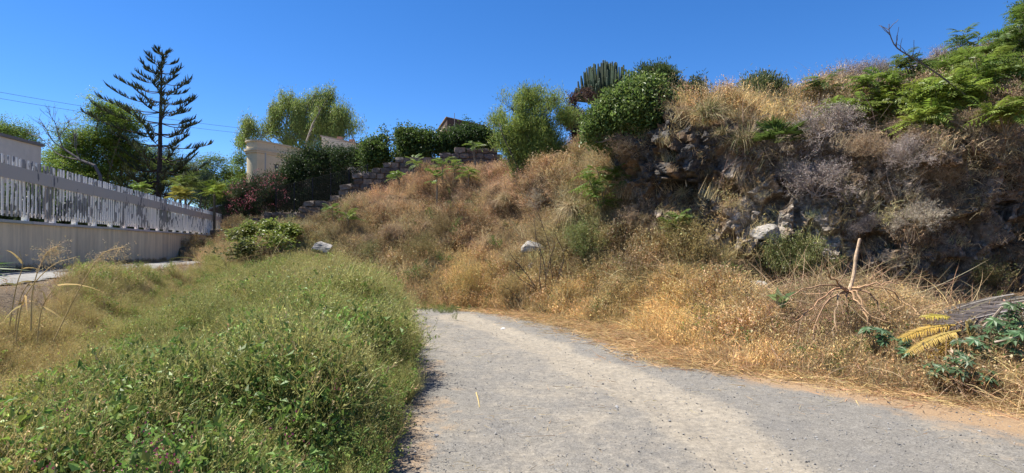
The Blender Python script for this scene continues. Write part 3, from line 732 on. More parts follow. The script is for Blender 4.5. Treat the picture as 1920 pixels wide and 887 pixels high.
scatter('leafy_weeds', G_LEAFY, P, UPV + R.normal(0, 0.22, P.shape), R.uniform(0.65, 1.15, len(P)) * edge_h(P), t * 1.15 * R.uniform(0.65, 1.4, (len(P), 1)) * (1 + R.uniform(-.1, .1, (len(P), 3))), 'leafy green weeds filling the patch left of the gravel path', 'weeds')
P = wpts(9500, 1.15); px, py = proj(P)
dr = np.clip(sstep(-P[:, 0] / P[:, 1], 0.72, 1.0) + 0.3 * sstep(P[:, 1], 4, 12) + 0.9 * (fbm(P, 0.5, 3, 205) - 0.5), 0, 1)[:, None]
nearthin = R.random(len(P)) < 0.16 + 0.84 * sstep(P[:, 1], 2.5, 7.0); 
dr = np.clip(dr + 0.10 + 0.7 * (sstep(-P[:, 0] / P[:, 1], 0.62, 0.84) * sstep(P[:, 1], 3.2, 5.0))[:, None], 0, 1)
t = (1 - dr) * np.array([1.0, 1.0, 0.75]) + dr * np.array([1.5, 1.18, 1.15])
P = P[nearthin]; t = t[nearthin]
scatter('fine_weeds', G_FINE, P, UPV + np.array([0.18, 0, 0]) + R.normal(0, 0.15, P.shape), R.uniform(0.6, 1.15, len(P)) * edge_h(P), t * 1.12 * R.uniform(0.7, 1.3, (len(P), 1)), 'fine wispy seeding weeds rising through the green patch', 'weeds')
P = wpts(3200, 1.0); q = sstep(-P[:, 0] / P[:, 1], 0.25, 0.85) + 0.25; P = P[R.random(len(P)) < q]
scatter('seeding_grass', G_SEED, P, UPV + R.normal(0, 0.25, P.shape), R.uniform(0.5, 1.1, len(P)) * edge_h(P), vary((.46, .38, .21), len(P), 0.35, 0.1), 'straw coloured seeding grass among the green weeds', 'grass')
# golden grass at the left edge
P = wpts(9000, 1.1, 1.5, 14); dd_ = (P[:, 0] - W0[0]) * WN[0] + (P[:, 1] - W0[1]) * WN[1]; q = np.maximum(1 - sstep(dd_, 3.4, 4.6), sstep(-P[:, 0] / P[:, 1], 0.80, 1.0)); q = np.maximum(q, 0.5 * sstep(-P[:, 0] / P[:, 1], 0.6, .75) * sstep(P[:, 1], 4, 6)); P = P[R.random(len(P)) < q * 0.8]
scatter('golden_grass', G_DRY, P, UPV + R.normal(0, 0.3, P.shape), R.uniform(0.9, 1.7, len(P)) * edge_h(P), vary((.42, .325, .19), len(P), 0.3, 0.1), 'golden dry grass on the left rim of the weed patch', 'grass')
def dband(n_, d0, d1, y0, y1):
    y = R.uniform(y0, y1, n_); d = R.uniform(d0, d1, n_)
    # invert: point at wall line for that y then offset
    s = (y - W0[1] - d * WN[1]) / WD[1]; X = W0[0] + WD[0] * s + WN[0] * d; Y = W0[1] + WD[1] * s + WN[1] * d
    return np.c_[X, Y, gz(X, Y)]
P = dband(900, 0.05, 0.55, 6, 33)
scatter('wall_foot_weeds', G_WEED + G_SHORT, P, UPV + R.normal(0, 0.2, P.shape), R.uniform(0.15, 0.40, len(P)), vary((.34, .25, .13), len(P), 0.4, 0.1), 'dry weeds along the foot of the boundary wall', 'weeds')
P = dband(700, 2.3, 3.2, 3, 30)
scatter('driveway_weeds', G_DRY + G_WEED, P, UPV + R.normal(0, 0.3, P.shape), R.uniform(0.15, 0.42, len(P)), vary((.44, .33, .17), len(P), 0.35, 0.1), 'dry grass on the near edge of the concrete driveway', 'grass')
P = flat_pts(130, (-3.2, -1.0), (11.5, 14.6), lambda x, y: (y > 13.2 + 0.3 * np.sin(x * 5)) & (x > path_left(y) - 0.2) | (R.random(x.shape) < 0.02))
scatter('path_end_weeds', G_LEAFY, P, UPV + R.normal(0, 0.2, P.shape), R.uniform(0.12, 0.30, len(P)), vary((1.3, 1.1, 1.3), len(P), 0.2), 'low green weeds at the far end of the gravel', 'weeds')
# pink flowers low in the weeds
mb = MB(); n_ = 14; c0 = R.normal(0, 0.05, (n_, 3)); leaves(mb, c0, unit(R.normal(size=(n_, 3))), 0.016, 0.012, vary((0.26, 0.06, 0.11), n_, 0.3))
pf = proto(mb, 'pink_flower', M_LEAF_T); P = np.array([at(px_, py_, Y_) for px_, py_, Y_ in [(285, 825, 2.3), (300, 835, 2.25), (262, 815, 2.4), (640, 720, 3.2), (215, 865, 2.1), (330, 850, 2.2), (120, 760, 2.6), (540, 800, 2.6), (90, 870, 2.1)]])
scatter('pink_flowers', [pf], P, UPV + R.normal(0, 0.3, P.shape), R.uniform(0.6, 1.0, len(P)), vary((1, 1, 1), len(P), 0.1), 'small pink flowers low in the green weeds', 'flowers')


# ================================================================== THINGS
def part(mb, name, mat, root, smooth=False, world=True):
    if world:
        off = np.array(root.location[:]); mb.v = [v - off for v in mb.v]
    return mb.build(name, mat, root, smooth)

def clusters(lobes, n_, shell=0.5, thr=0.42, nsc=1.2, flat=0.9, seed=0):
    """cluster centres spread through the volume of uneven lobes, with gaps"""
    lobes = np.asarray(lobes, float); w = lobes[:, 3] ** 2.2; w /= w.sum()
    k = R.choice(len(lobes), int(n_ * 2.2), p=w); d = unit(R.normal(size=(len(k), 3)))
    r = R.random(len(k)) ** shell
    c = lobes[k, :3]; rr = lobes[k, 3] * (0.50 + 0.95 * vnoise(d * 2.6 + c * 1.7, 1.0, seed + 5))
    P = c + d * (r * rr)[:, None] * np.array([1, 1, flat])
    nz = fbm(P, nsc, 3, seed + 11); keep = nz + R.uniform(-0.07, 0.07, len(P)) > thr
    return P[keep][:n_], k[keep][:n_], c[keep][:n_]

def foliage(mb, C, per, spread, ls, lw, col, style='broad', ctr=None, amt=0.25, clamt=0.25, fold=0.2):
    n_ = len(C) * per; P = np.repeat(C, per, 0)
    cc = np.repeat(1 + R.uniform(-clamt, clamt, (len(C), 1)), per, 0) * vary(col, n_, amt, 0.1)
    out = unit(P - (ctr if ctr is not None else C.mean(0)))
    if style == 'droop':
        off = R.normal(size=(n_, 3)) * spread * np.array([0.55, 0.55, 1.3]); d = unit(R.normal(size=(n_, 3)) * 0.35 + [0, 0, -1])
        nr = R.normal(size=(n_, 3)) + [0, 0, 0.1]
    elif style == 'up':
        off = R.normal(size=(n_, 3)) * spread; d = unit(R.normal(size=(n_, 3)) * 0.5 + [0, 0, 0.7] + out * 0.4); nr = R.normal(size=(n_, 3))
    elif style == 'layer':
        off = R.normal(size=(n_, 3)) * spread * np.array([1.2, 1.2, 0.35]); d = unit(R.normal(size=(n_, 3)) * [1, 1, 0.3]); nr = R.normal(size=(n_, 3)) * 0.5 + [0, 0, 1]
    else:
        off = R.normal(size=(n_, 3)) * spread; d = unit(R.normal(size=(n_, 3)) + out * 0.6 + [0, 0, 0.1]); nr = R.normal(size=(n_, 3)) * 0.7 + out * 0.6 + [0, 0, 0.7]
    leaves(mb, P + off, d, ls * R.uniform(0.6, 1.3, n_), lw * R.uniform(0.7, 1.2, n_), cc, nr, fold, 0.1)

def limbs(mb, base, lobes, C, K, r0, col, split=0.35, twig_every=3, multi=False):
    lobes = np.asarray(lobes, float); ctr = np.average(lobes[:, :3], axis=0, weights=lobes[:, 3])
    fork = base + (ctr - base) * split + R.normal(0, 0.05, 3)
    if not multi:
        tp = curve_pts([base - [0, 0, 0.3], base + (fork - base) * 0.5 + R.normal(0, 0.06, 3) * np.linalg.norm(fork - base), fork], 7)[None]
        tubes(mb, tp, taper(tp, r0, r0 * 0.75), col, 8)
    for L in lobes:
        st = (base + R.normal(0, 0.12, 3) * [1, 1, 0]) if multi else fork
        mid = (st + L[:3]) / 2 + R.normal(0, 0.12, 3) * np.linalg.norm(L[:3] - st) + [0, 0, -0.05]
        lp = curve_pts([st, mid, L[:3]], 7)[None]; q = r0 * (0.28 if multi else 0.6)
        tubes(mb, lp, taper(lp, q, q * 0.25), col, 6)
        b = sprout(lp, 6, 0.35, 1.0, L[3] * (0.6 if multi else 0.9), 0.7, 0.15, 5, 0.15); tubes(mb, b, taper(b, q * 0.32, q * 0.08), col, 4)
    s = slice(None, None, twig_every); n_ = len(C[s])
    a = K[s]; mid = (a + C[s]) / 2 + R.normal(0, 0.06, (n_, 3)) * np.linalg.norm(C[s] - a, axis=1)[:, None]
    tw = np.stack([a, mid, C[s]], 1); tubes(mb, tw, taper(tw, r0 * 0.10, r0 * 0.03), col, 3)

def mk_lobes(spec, Y):
    out = []
    for s in spec:
        px, py, r = s[:3]; dy = s[3] if len(s) > 3 else 0
        out.append([*at(px, py, Y + dy), r / F * (Y + dy)])
    return np.array(out)

def plant(name, label, cat, base, spec, Y, n_, per, spread, ls, lw, col, style='broad', r0=0.12, bark=(.16, .13, .10), thr=0.42, nsc=1.2, shell=0.5,
          mat=None, group=None, multi=False, split=0.35, seed=0, names=('trunk', 'crown'), clamt=0.25, flat=0.9, tw=3, lobes=None):
    base = np.asarray(base, float)
    if multi and base[1] > 12 and abs(base[1] - Y) < 11 and cat == 'bush': Y = base[1] + 0.25
    L = mk_lobes(spec, Y) if lobes is None else lobes
    root = empty(name, base, label, cat, group)
    C, k, K = clusters(L, n_, shell, thr, nsc, flat, seed)
    mb = MB(); limbs(mb, base, L, C, K, r0, bark, split, tw, multi); part(mb, names[0], M_BARK, root)
    mb = MB(); foliage(mb, C, per, spread, ls, lw, col, style, K.repeat(per, 0), clamt=clamt); part(mb, names[1], mat or M_LEAF, root)
    return root

BUSH = ('stems', 'foliage')
def gp(px, Y, dz=0.0):
    """a point on the ground under the pixel column px at distance Y"""
    p = at(px, 460, Y); p[2] = float(gz(p[0], Y)) + dz; return p

# ------------------------------------------------------------------ boundary wall and fence
def wp(s, d=0.0, z=0.0): return np.array([W0[0] + WD[0] * s + WN[0] * d, W0[1] + WD[1] * s + WN[1] * d, z])
ANG = math.atan2(WD[1], WD[0]); RW = np.array([[math.cos(ANG), -math.sin(ANG), 0], [math.sin(ANG), math.cos(ANG), 0], [0, 0, 1]])
def capz(s): return 2.10 + 0.003 * s
S0, S1 = -3.0, 24.3
root = empty('boundary_wall', wp(10, 0, 1.0), 'long low grey rendered wall beside the driveway under the white slatted fence', 'wall')
mb = MB(); Vs = []
for s in np.linspace(S0, S1, 40):
    zt = capz(s) - 0.06
    for d, z in ((0.12, 0.3), (0.12, zt), (-0.12, zt), (-0.12, 0.3)): Vs.append(wp(s, d, z))
T = []
for i in range(39):
    for a, b_ in ((0, 1), (1, 2), (2, 3)):
        p, q = i * 4 + a, i * 4 + b_; T += [(p, q, q + 4), (p, q + 4, p + 4)]
T += [(0, 1, 2), (0, 2, 3), (156, 158, 157), (156, 159, 158)]
mb.add(Vs, T, (1, 1, 1)); part(mb, 'wall_face', M_WALL, root)
for k, s in enumerate(np.arange(S0, S1 - 0.1, 1.95)):
    mb = MB(); L_ = min(1.94, S1 - s); box(mb, wp(s + L_ / 2, 0, capz(s + L_ / 2) - 0.027 + R.uniform(-.003, .003)), (L_, 0.34, 0.055), vary((0.50, 0.49, 0.46), 1, 0.12)[0], RW); part(mb, 'coping', M_STUCCO, root)
for k, (s, z_) in enumerate([(3.2, 1.55)]):
    pass
root = empty('slatted_fence', wp(10, 0, 2.1), 'white slatted metal fence with peeling paint on top of the low wall', 'fence')
def slat_mesh(name, w, h, t):
    mb = MB(); box(mb, (0, 0, h / 2), (w, t, h), (1, 1, 1)); return mb.mesh(name, M_SLAT)
FH = 1.30
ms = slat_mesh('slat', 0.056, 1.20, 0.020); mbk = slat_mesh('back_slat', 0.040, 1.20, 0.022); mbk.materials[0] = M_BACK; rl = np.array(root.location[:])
for k, s in enumerate(np.arange(-2.9, S1 - 0.05, 0.168)):
    for nm, off, d in (('slat', 0, 0.045), ('back_slat', 0.084, -0.05)):
        o = bpy.data.objects.new(nm, ms if nm == 'slat' else mbk); COL.objects.link(o); o.parent = root
        o.location = tuple(wp(s + off + R.uniform(-.004, .004), d, capz(s) + 0.085 + R.uniform(-.006, .006)) - rl); o.rotation_euler = (R.normal(0, .008), R.normal(0, .008), ANG + R.normal(0, .03))
for s in np.arange(-3.0, S1 - 0.2, 2.45):
    L_ = min(2.43, S1 - s); c = s + L_ / 2
    mb = MB(); box(mb, wp(c, 0.075, capz(c) + 0.955), (L_, 0.03, 0.27), (1, 1, 1), RW); part(mb, 'rail', M_RAIL, root)
    mb = MB(); box(mb, wp(c, 0.0, capz(c) + 0.16), (L_, 0.05, 0.05), (1, 1, 1), RW); part(mb, 'lower_rail', M_RAIL, root)
    for q in (0.3, 1.5):
        mb = MB(); box(mb, wp(s + q, 0, capz(s) + 0.068), (0.10, 0.10, 0.134), (1, 1, 1), RW); part(mb, 'bracket', M_SLAT, root)
    mb = MB(); box(mb, wp(s + 0.05, -0.012, capz(s) + 0.60), (0.07, 0.06, 1.16), (1, 1, 1), RW); part(mb, 'post', M_RAIL, root)

# ------------------------------------------------------------------ buildings
def building_label(): pass
CREAM = (0.58, 0.49, 0.32)
# far left
root = empty('white_building', (-29, 25, 1), 'plain white building behind the near end of the slatted fence', 'building')
A = np.array([-23.9, 22.0]); B = np.array([-25.05, 30.0]); dn = unit(B - A); nn = np.array([-dn[1], dn[0]])
mb = MB(); prism(mb, [A, B, B + nn * 9, A + nn * 9], 0.4, 6.85, (0.70, 0.62, 0.50)); part(mb, 'wall', M_STUCCO, root)
mb = MB(); e = 0.10; prism(mb, [A - nn * e - dn * e, B - nn * e + dn * e, B + nn * 9.1 + dn * e, A + nn * 9.1 - dn * e], 6.853, 7.0, (0.22, 0.2, 0.18)); part(mb, 'roof_edge', M_STUCCO, root)
# garden shrubs behind the boundary wall
for i, (px, Y, r, lab) in enumerate([(20, 15.5, 60, 'dark shrub seen between the slats at the left edge of the fence'), (95, 17, 52, 'dark shrub seen through the slats below the white building corner'), (160, 19.5, 46, 'green shrub seen through the slats under the feathery tree'), (215, 22, 42, 'green shrub seen through the slats where the rail paint has peeled'), (262, 25, 36, 'green shrub seen through the slats left of the pine trunk'), (305, 28.5, 32, 'green shrub seen through the slats right of the pine trunk'), (345, 32, 28, 'green shrub seen through the slats near the far fence end'), (385, 36, 26, 'green shrub behind the last slats of the fence')]):
    b = gp(px, Y); cy = 372 + i * 8; plant('garden_shrub', lab, 'shrub', b, [(px - r * .5, cy, r * .6), (px + r * .5, cy + 4, r * .6), (px, cy + r * .6, r * .7), (px - r * .6, cy + r, r * .6), (px + r * .6, cy + r, r * .6)], Y, 420, 18, .16, .12, .06, [(.06, .095, .025), (.045, .07, .022)][i % 2], 'broad', .05, multi=True, seed=80 + i, names=('stems', 'foliage'), thr=.36, tw=4)
# cream house with rounded corner
YB = 45.0
def plan(px, Y): p = at(px, 460, Y); return p[:2]
cl = plan(463, YB); root = empty('cream_house', (cl[0], cl[1], 1), 'cream flat roofed house with rounded corner and banded parapet', 'house')
def outline(off):
    c = plan(490, YB + 0.9); r = 1.12 + off; a = np.linspace(-PI * 0.98, -PI / 2 + 0.1, 12)
    arc = [c + r * np.array([math.cos(t), math.sin(t)]) for t in a]
    rt = plan(600, 50.5) + np.array([off * 0.3, -off]); return [np.array([cl[0] - off, YB + 9])] + [np.array([c[0] - r, YB + 1.5])] + arc + [rt, rt + [0.3, 8]]
z_top = at(480, 263, YB)[2]
mb = MB(); prism(mb, outline(0), 0.5, z_top - 1.02, CREAM); part(mb, 'wall', M_STUCCO, root)
mb = MB(); prism(mb, outline(0.02), z_top - 0.70, z_top - 0.11, (0.56, 0.47, 0.31)); part(mb, 'parapet', M_STUCCO, root)
for z0, z1, o_ in ((z_top - 1.018, z_top - 0.86, 0.12), (z_top - 0.857, z_top - 0.703, 0.20), (z_top - 0.108, z_top, 0.14)):
    mb = MB(); prism(mb, outline(o_), z0, z1, (0.52, 0.44, 0.30)); part(mb, 'cornice', M_STUCCO, root)
p = at(497, 330, YB - 0.35); mb = MB(); box(mb, (p[0], p[1] + 0.05, (z_top - 1.03 + 1) / 2), (0.09, 0.09, z_top - 2.05), (0.40, 0.37, 0.31)); part(mb, 'drainpipe', M_STUCCO, root)
p = at(519, 322, YB - 0.5); mb = MB(); tubes(mb, np.array([[p + [0, .4, -.2], p + [0, 0, 0], p + [0.02, -.1, 0.22]]]), 0.025, (.05, .05, .05), 5)
box(mb, p + [0.02, -.1, .36], (.24, .2, .26), (.10, .10, .10)); box(mb, p + [0.02, -.1, .53], (.34, .3, .05), (.05, .05, .05)); part(mb, 'wall_lantern', M_STUCCO, root)
# further cream house
z2 = at(602, 256, 56)[2]; a0 = plan(602, 56); a1 = plan(692, 62)
root = empty('far_cream_house', (a0[0], a0[1], 1), 'further cream house whose parapet shows above the dark hedge', 'house')
mb = MB(); prism(mb, [a0, a1, a1 + [0, 9], a0 + [0, 9]], 0.5, z2, (0.66, 0.56, 0.42)); part(mb, 'wall', M_STUCCO, root)
mb = MB(); prism(mb, [a0 + [-.12, -.12], a1 + [.12, -.12], a1 + [.12, 9], a0 + [-.12, 9]], z2 + 0.003, z2 + 0.14, (0.42, 0.33, 0.25)); part(mb, 'parapet_cap', M_STUCCO, root)
for q in (0.3, 0.55, 0.78):
    c = a0 + (a1 - a0) * q; mb = MB(); box(mb, (c[0], c[1] + 1, z2 + 0.32), (0.5, 0.5, 0.36), (0.36, 0.2, 0.14)); part(mb, 'chimney_block', M_STUCCO, root)
# dark roofed house on the hill
zt = at(838, 219, 40)[2]; c0 = plan(838, 40); c1 = plan(908, 43); c2 = plan(819, 45)
root = empty('hilltop_house', (c0[0], c0[1], 2), 'house on the hill with dark flat roof edge above the bushes', 'house')
mb = MB(); prism(mb, [c0 + [0.15, 0.3], c1 + [0, .3], c1 + [0, 6], c2 + [0.25, 0]], 3, zt - 1.0, (0.33, 0.26, 0.18)); part(mb, 'wall', M_STUCCO, root)
mb = MB(); prism(mb, [c0, c1, c1 + [0.2, 6.5], c2], zt - 0.62, zt - 0.05, (0.075, 0.055, 0.045)); part(mb, 'roof_fascia', M_STUCCO, root)
mb = MB(); prism(mb, [c0 + [-.15, -.15], c1 + [.1, -.15], c1 + [0.3, 6.6], c2 + [-.15, 0]], zt - 0.997, zt - 0.625, (0.36, 0.28, 0.19)); part(mb, 'balcony_band', M_STUCCO, root)
mb = MB(); prism(mb, [c0 + [-.08, -.08], c1 + [.1, -.08], c1 + [0.3, 6.6], c2 + [-.08, 0]], zt - 0.047, zt, (0.30, 0.23, 0.16)); part(mb, 'roof_edge', M_STUCCO, root)
# antenna mast by that house
p = at(853, 262, 36); mb = MB(); q = at(852, 212, 36); tubes(mb, np.array([[p, (p + q) / 2, q]]), 0.018, (.2, .2, .2), 4)
o = mb.build('mast', M_BARK); tag(o, 'thin metal pole rising in front of the hilltop house', 'pole')

# low curved brown garden wall at the far end of the fence
root = empty('garden_wall', at(425, 400, 34), 'low brown garden wall with curved light coping beyond the fence end', 'wall')
pts = [at(382, 404, 34), at(400, 391, 34), at(425, 387, 34), at(445, 391, 34), at(462, 402, 34)]; cv = curve_pts(pts, 20)
mb = MB(); V = []
for q in cv:
    for dy in (-0.15, 0.15): V += [[q[0], q[1] + dy, q[2]], [q[0], q[1] + dy, 1.0]]
T = []
for i in range(19):
    a = i * 4; T += [(a, a + 1, a + 5), (a, a + 5, a + 4), (a + 2, a + 7, a + 3), (a + 2, a + 6, a + 7), (a, a + 4, a + 6), (a, a + 6, a + 2)]
mb.add(V, T, (0.16, 0.10, 0.075)); part(mb, 'wall_face', M_STONE, root)
mb = MB(); tubes(mb, (cv + [0, 0, 0.04])[None], 0.085, (0.42, 0.33, 0.27), 5); part(mb, 'coping', M_STUCCO, root)

# ------------------------------------------------------------------ old stone wall climbing the hill
SW = [(395, 26.5, 462, 432), (430, 26.5, 462, 425), (470, 26.5, 455, 412), (503, 26.6, 452, 403), (566, 26.6, 445, 402), (567, 26.6, 445, 377), (614, 26.7, 435, 375), (616, 26.7, 433, 371), (637, 26.8, 420, 368),
      (639, 26.8, 418, 349), (664, 26.9, 405, 343), (667, 26.9, 403, 329), (690, 27, 390, 320), (736, 27.1, 365, 306), (745, 27.2, 360, 298), (814, 27.4, 340, 293), (850, 27.6, 330, 283), (935, 28, 320, 281)]
def sw_at(px):
    a = np.array(SW, float); return np.interp(px, a[:, 0], a[:, 1]), np.interp(px, a[:, 0], a[:, 2]), np.interp(px, a[:, 0], a[:, 3])
root = empty('stone_wall', at(640, 430, 26.8), 'old grey stone wall with a stepped broken top climbing behind the dry slope', 'wall'); rl = np.array(root.location[:])
def stone_mesh(shade, sd):
    import bmesh
    bm = bmesh.new(); bmesh.ops.create_cube(bm, size=1.0); bmesh.ops.subdivide_edges(bm, edges=bm.edges[:], cuts=1, use_grid_fill=True)
    V = np.array([v.co[:] for v in bm.verts]); T = []
    for f in bm.faces:
        ix = [v.index for v in f.verts]; T += [(ix[0], ix[1], ix[2]), (ix[0], ix[2], ix[3])]
    bm.free(); rng = np.random.default_rng(sd)
    nrm = np.linalg.norm(V * 2, axis=1, keepdims=True); V = V * (1 - 0.12 * (nrm > 1.5)); V = V + rng.normal(0, 0.045, V.shape)
    mb = MB(); mb.add(V, T, shade); return mb.mesh('stone', M_STONE)
SHD = [(q[0], q[1] * .93, q[2] * .85) for q in [(.13, .115, .10), (.17, .15, .13), (.105, .095, .085), (.20, .175, .15), (.15, .12, .095), (.12, .11, .11), (.18, .165, .15), (.10, .085, .075)]]
SM = [stone_mesh(s, 300 + i) for i, s in enumerate(SHD)]
core = MB(); V = []; pxs = np.arange(396, 935, 4)
for px in pxs:
    Yw, bpy_, tpy = sw_at(px); b = at(px, bpy_ + 22, Yw); t_ = at(px, tpy, Yw)
    for dy in (0.02, 0.40): V += [[b[0], b[1] + dy, b[2]], [t_[0], t_[1] + dy, t_[2] - 0.10 + R.uniform(-.03, .03)]]
T = []
for i in range(len(pxs) - 1):
    a = i * 4; T += [(a, a + 4, a + 5), (a, a + 5, a + 1), (a + 2, a + 3, a + 7), (a + 2, a + 7, a + 6), (a + 1, a + 5, a + 7), (a + 1, a + 7, a + 3)]
core.add(V, T, (0.10, 0.085, 0.07)); part(core, 'mortar_core', M_STONE, root)
nst = 0; course = 0.27; z = 1.0
while z < 7.2 and nst < 299:
    px = 396 + R.uniform(-8, 0)
    while px < 932 and nst < 299:
        w = R.uniform(0.32, 0.62); wpx = w / 27 * F; Yw, bpy_, tpy = sw_at(px + wpx / 2)
        zt_ = at(px, tpy, Yw)[2]; zb = at(px, bpy_ + 12, Yw)[2]
        if zb - 0.1 < z + course / 2 < zt_ + 0.04 and R.random() > 0.04:
            o = bpy.data.objects.new('stone', SM[R.integers(8)]); COL.objects.link(o); o.parent = root
            c = at(px + wpx / 2, 460, Yw); o.location = tuple(np.array([c[0], Yw + 0.12 + R.uniform(-.035, .03), z + course / 2]) - rl)
            o.scale = (w * 0.97, 0.36, course * R.uniform(0.86, 0.98)); o.rotation_euler = (R.normal(0, .03), R.normal(0, .03), 0.05 + R.normal(0, .03)); nst += 1
        px += wpx
    z += course

# dark netting behind the stone wall
root = empty('netting_fence', at(600, 395, 29), 'dark wire netting on posts behind the stepped stone wall', 'fence')
mb = MB(); pn = []
for i, px in enumerate(np.linspace(520, 690, 6)):
    p = at(px, 0, 29); zb = at(px, 400 - (px - 520) * 0.25, 29)[2]; tubes(mb, np.array([[[p[0], 29, zb - .8], [p[0], 29, zb], [p[0], 29, zb + 1.35]]]), 0.03, (.03, .03, .03), 5); part(mb, 'post', M_BARK, root); mb = MB()
    pn.append((p[0], zb))
hz = MB()
for k in range(16):
    Pn = np.array([[[x, 29.02, zb + 0.05 + k * 0.085] for x, zb in pn]]); tubes(hz, Pn, 0.007, (.02, .022, .02), 3)
for x in np.arange(pn[0][0], pn[-1][0], 0.10):
    zb = np.interp(x, [q[0] for q in pn], [q[1] for q in pn]); tubes(hz, np.array([[[x, 29.02, zb], [x, 29.02, zb + 0.7], [x, 29.02, zb + 1.33]]]), 0.006, (.02, .022, .02), 3)
part(hz, 'wire_mesh', M_BARK, root)

# ------------------------------------------------------------------ overhead wires
for k, (a, b_, lab) in enumerate([((-60, 162, 36), (760, 262, 60), 'upper thin overhead wire crossing the sky behind the pine'), ((-60, 174, 36), (760, 270, 60), 'lower thin overhead wire crossing the sky behind the pine'), ((-60, 246, 40), (760, 330, 62), 'lowest thin overhead wire passing low behind the trees')]):
    A = at(*a); B = at(*b_); t_ = np.linspace(0, 1, 24)[:, None]; P = A + (B - A) * t_; P[:, 2] -= 1.2 * 4 * (t_ * (1 - t_))[:, 0] * 0.6
    mb = MB(); tubes(mb, P[None], 0.011, (.03, .03, .035), 4); o = mb.build('overhead_wire', M_BARK); tag(o, lab, 'wire')

# ------------------------------------------------------------------ trees behind the fence
G1 = (0.15, 0.22, 0.04); G2 = (0.19, 0.27, 0.045); DG = (0.030, 0.052, 0.017); YG = (0.17, 0.21, 0.035)
plant('broadleaf_tree', 'tall bright green feathery tree left of the dark pine', 'tree', gp(205, 36), [(188, 208, 38), (225, 222, 34, 1), (150, 262, 42), (212, 270, 52, 1), (125, 290, 34), (245, 300, 52, 2), (170, 320, 50), (232, 238, 30), (120, 325, 34), (190, 345, 40)], 36, 3000, 24, 0.20, 0.12, 0.06, G2, 'layer', 0.22, seed=1, thr=0.39, nsc=0.8, clamt=0.4)
plant('broadleaf_tree', 'low round green tree just right of the white building roof', 'tree', gp(40, 44), [(18, 250, 26), (45, 252, 20), (-10, 246, 28), (60, 268, 14)], 44, 480, 22, 0.22, 0.12, 0.06, G1, 'broad', 0.15, seed=2)
plant('cedar_tree', 'dark spreading cedar standing behind the pine trunk', 'tree', gp(300, 44), [(250, 300, 36), (300, 305, 42), (345, 320, 38), (220, 335, 38), (275, 345, 46), (335, 350, 38), (375, 340, 24)], 44, 1700, 24, 0.24, 0.16, 0.05, (0.065, 0.095, 0.025), 'layer', 0.25, seed=3, thr=0.43, nsc=0.7)
plant('broadleaf_tree', 'airy light green tree between the cedar and the cream house', 'tree', gp(400, 48), [(385, 312, 24), (410, 305, 20), (368, 328, 22), (430, 328, 20), (400, 340, 28), (440, 345, 20)], 48, 620, 22, 0.24, 0.15, 0.07, (0.14, 0.20, 0.035), 'layer', 0.15, seed=4, thr=0.45)
plant('broadleaf_tree', 'slender tree with sparse leaves against the left side of the cream house', 'tree', gp(448, 50), [(450, 300, 13), (432, 322, 15), (455, 330, 14), (448, 272, 7)], 50, 190, 18, 0.25, 0.17, 0.08, G1, 'broad', 0.10, seed=5)
plant('eucalyptus_tree', 'tall eucalyptus with drooping foliage rising behind the cream house', 'tree', gp(570, 64), [(545, 188, 22), (520, 212, 20), (580, 195, 22), (615, 182, 20), (640, 215, 26), (665, 240, 22), (600, 235, 26), (470, 238, 20), (498, 248, 20), (455, 262, 13), (560, 232, 24), (632, 250, 24), (515, 240, 16), (588, 178, 14), (562, 205, 22), (600, 210, 22), (630, 232, 24), (575, 255, 24), (545, 262, 20), (610, 268, 20)], 64, 2300, 26, 0.36, 0.30, 0.065, (0.26, 0.32, 0.09), 'droop', 0.26, (.30, .25, .20), seed=6, thr=0.49, nsc=0.65, clamt=0.4, tw=2)
plant('young_tree', 'bluish green conifer shrub between the two yellow green palms', 'tree', gp(380, 34), [(378, 352, 20), (376, 372, 22), (385, 335, 12)], 34, 260, 20, 0.16, 0.10, 0.03, (0.05, 0.085, 0.045), 'up', 0.10, seed=7)

plant('broadleaf_tree', 'bushy green tree filling the gap between the white building and the bare tree', 'tree', gp(110, 40), [(100, 300, 26), (125, 285, 22), (85, 325, 26), (120, 335, 34), (150, 320, 26), (100, 350, 30)], 40, 900, 22, .22, .13, .065, G1, 'layer', .14, seed=21, thr=.40)
plant('broadleaf_tree', 'low leafy tree closing the view behind the far end of the fence', 'tree', gp(415, 42), [(405, 358, 22), (430, 362, 22), (385, 375, 20), (418, 385, 24), (445, 350, 16), (440, 385, 20)], 42, 650, 22, .22, .14, .07, G1, 'broad', .12, seed=22, thr=.38)
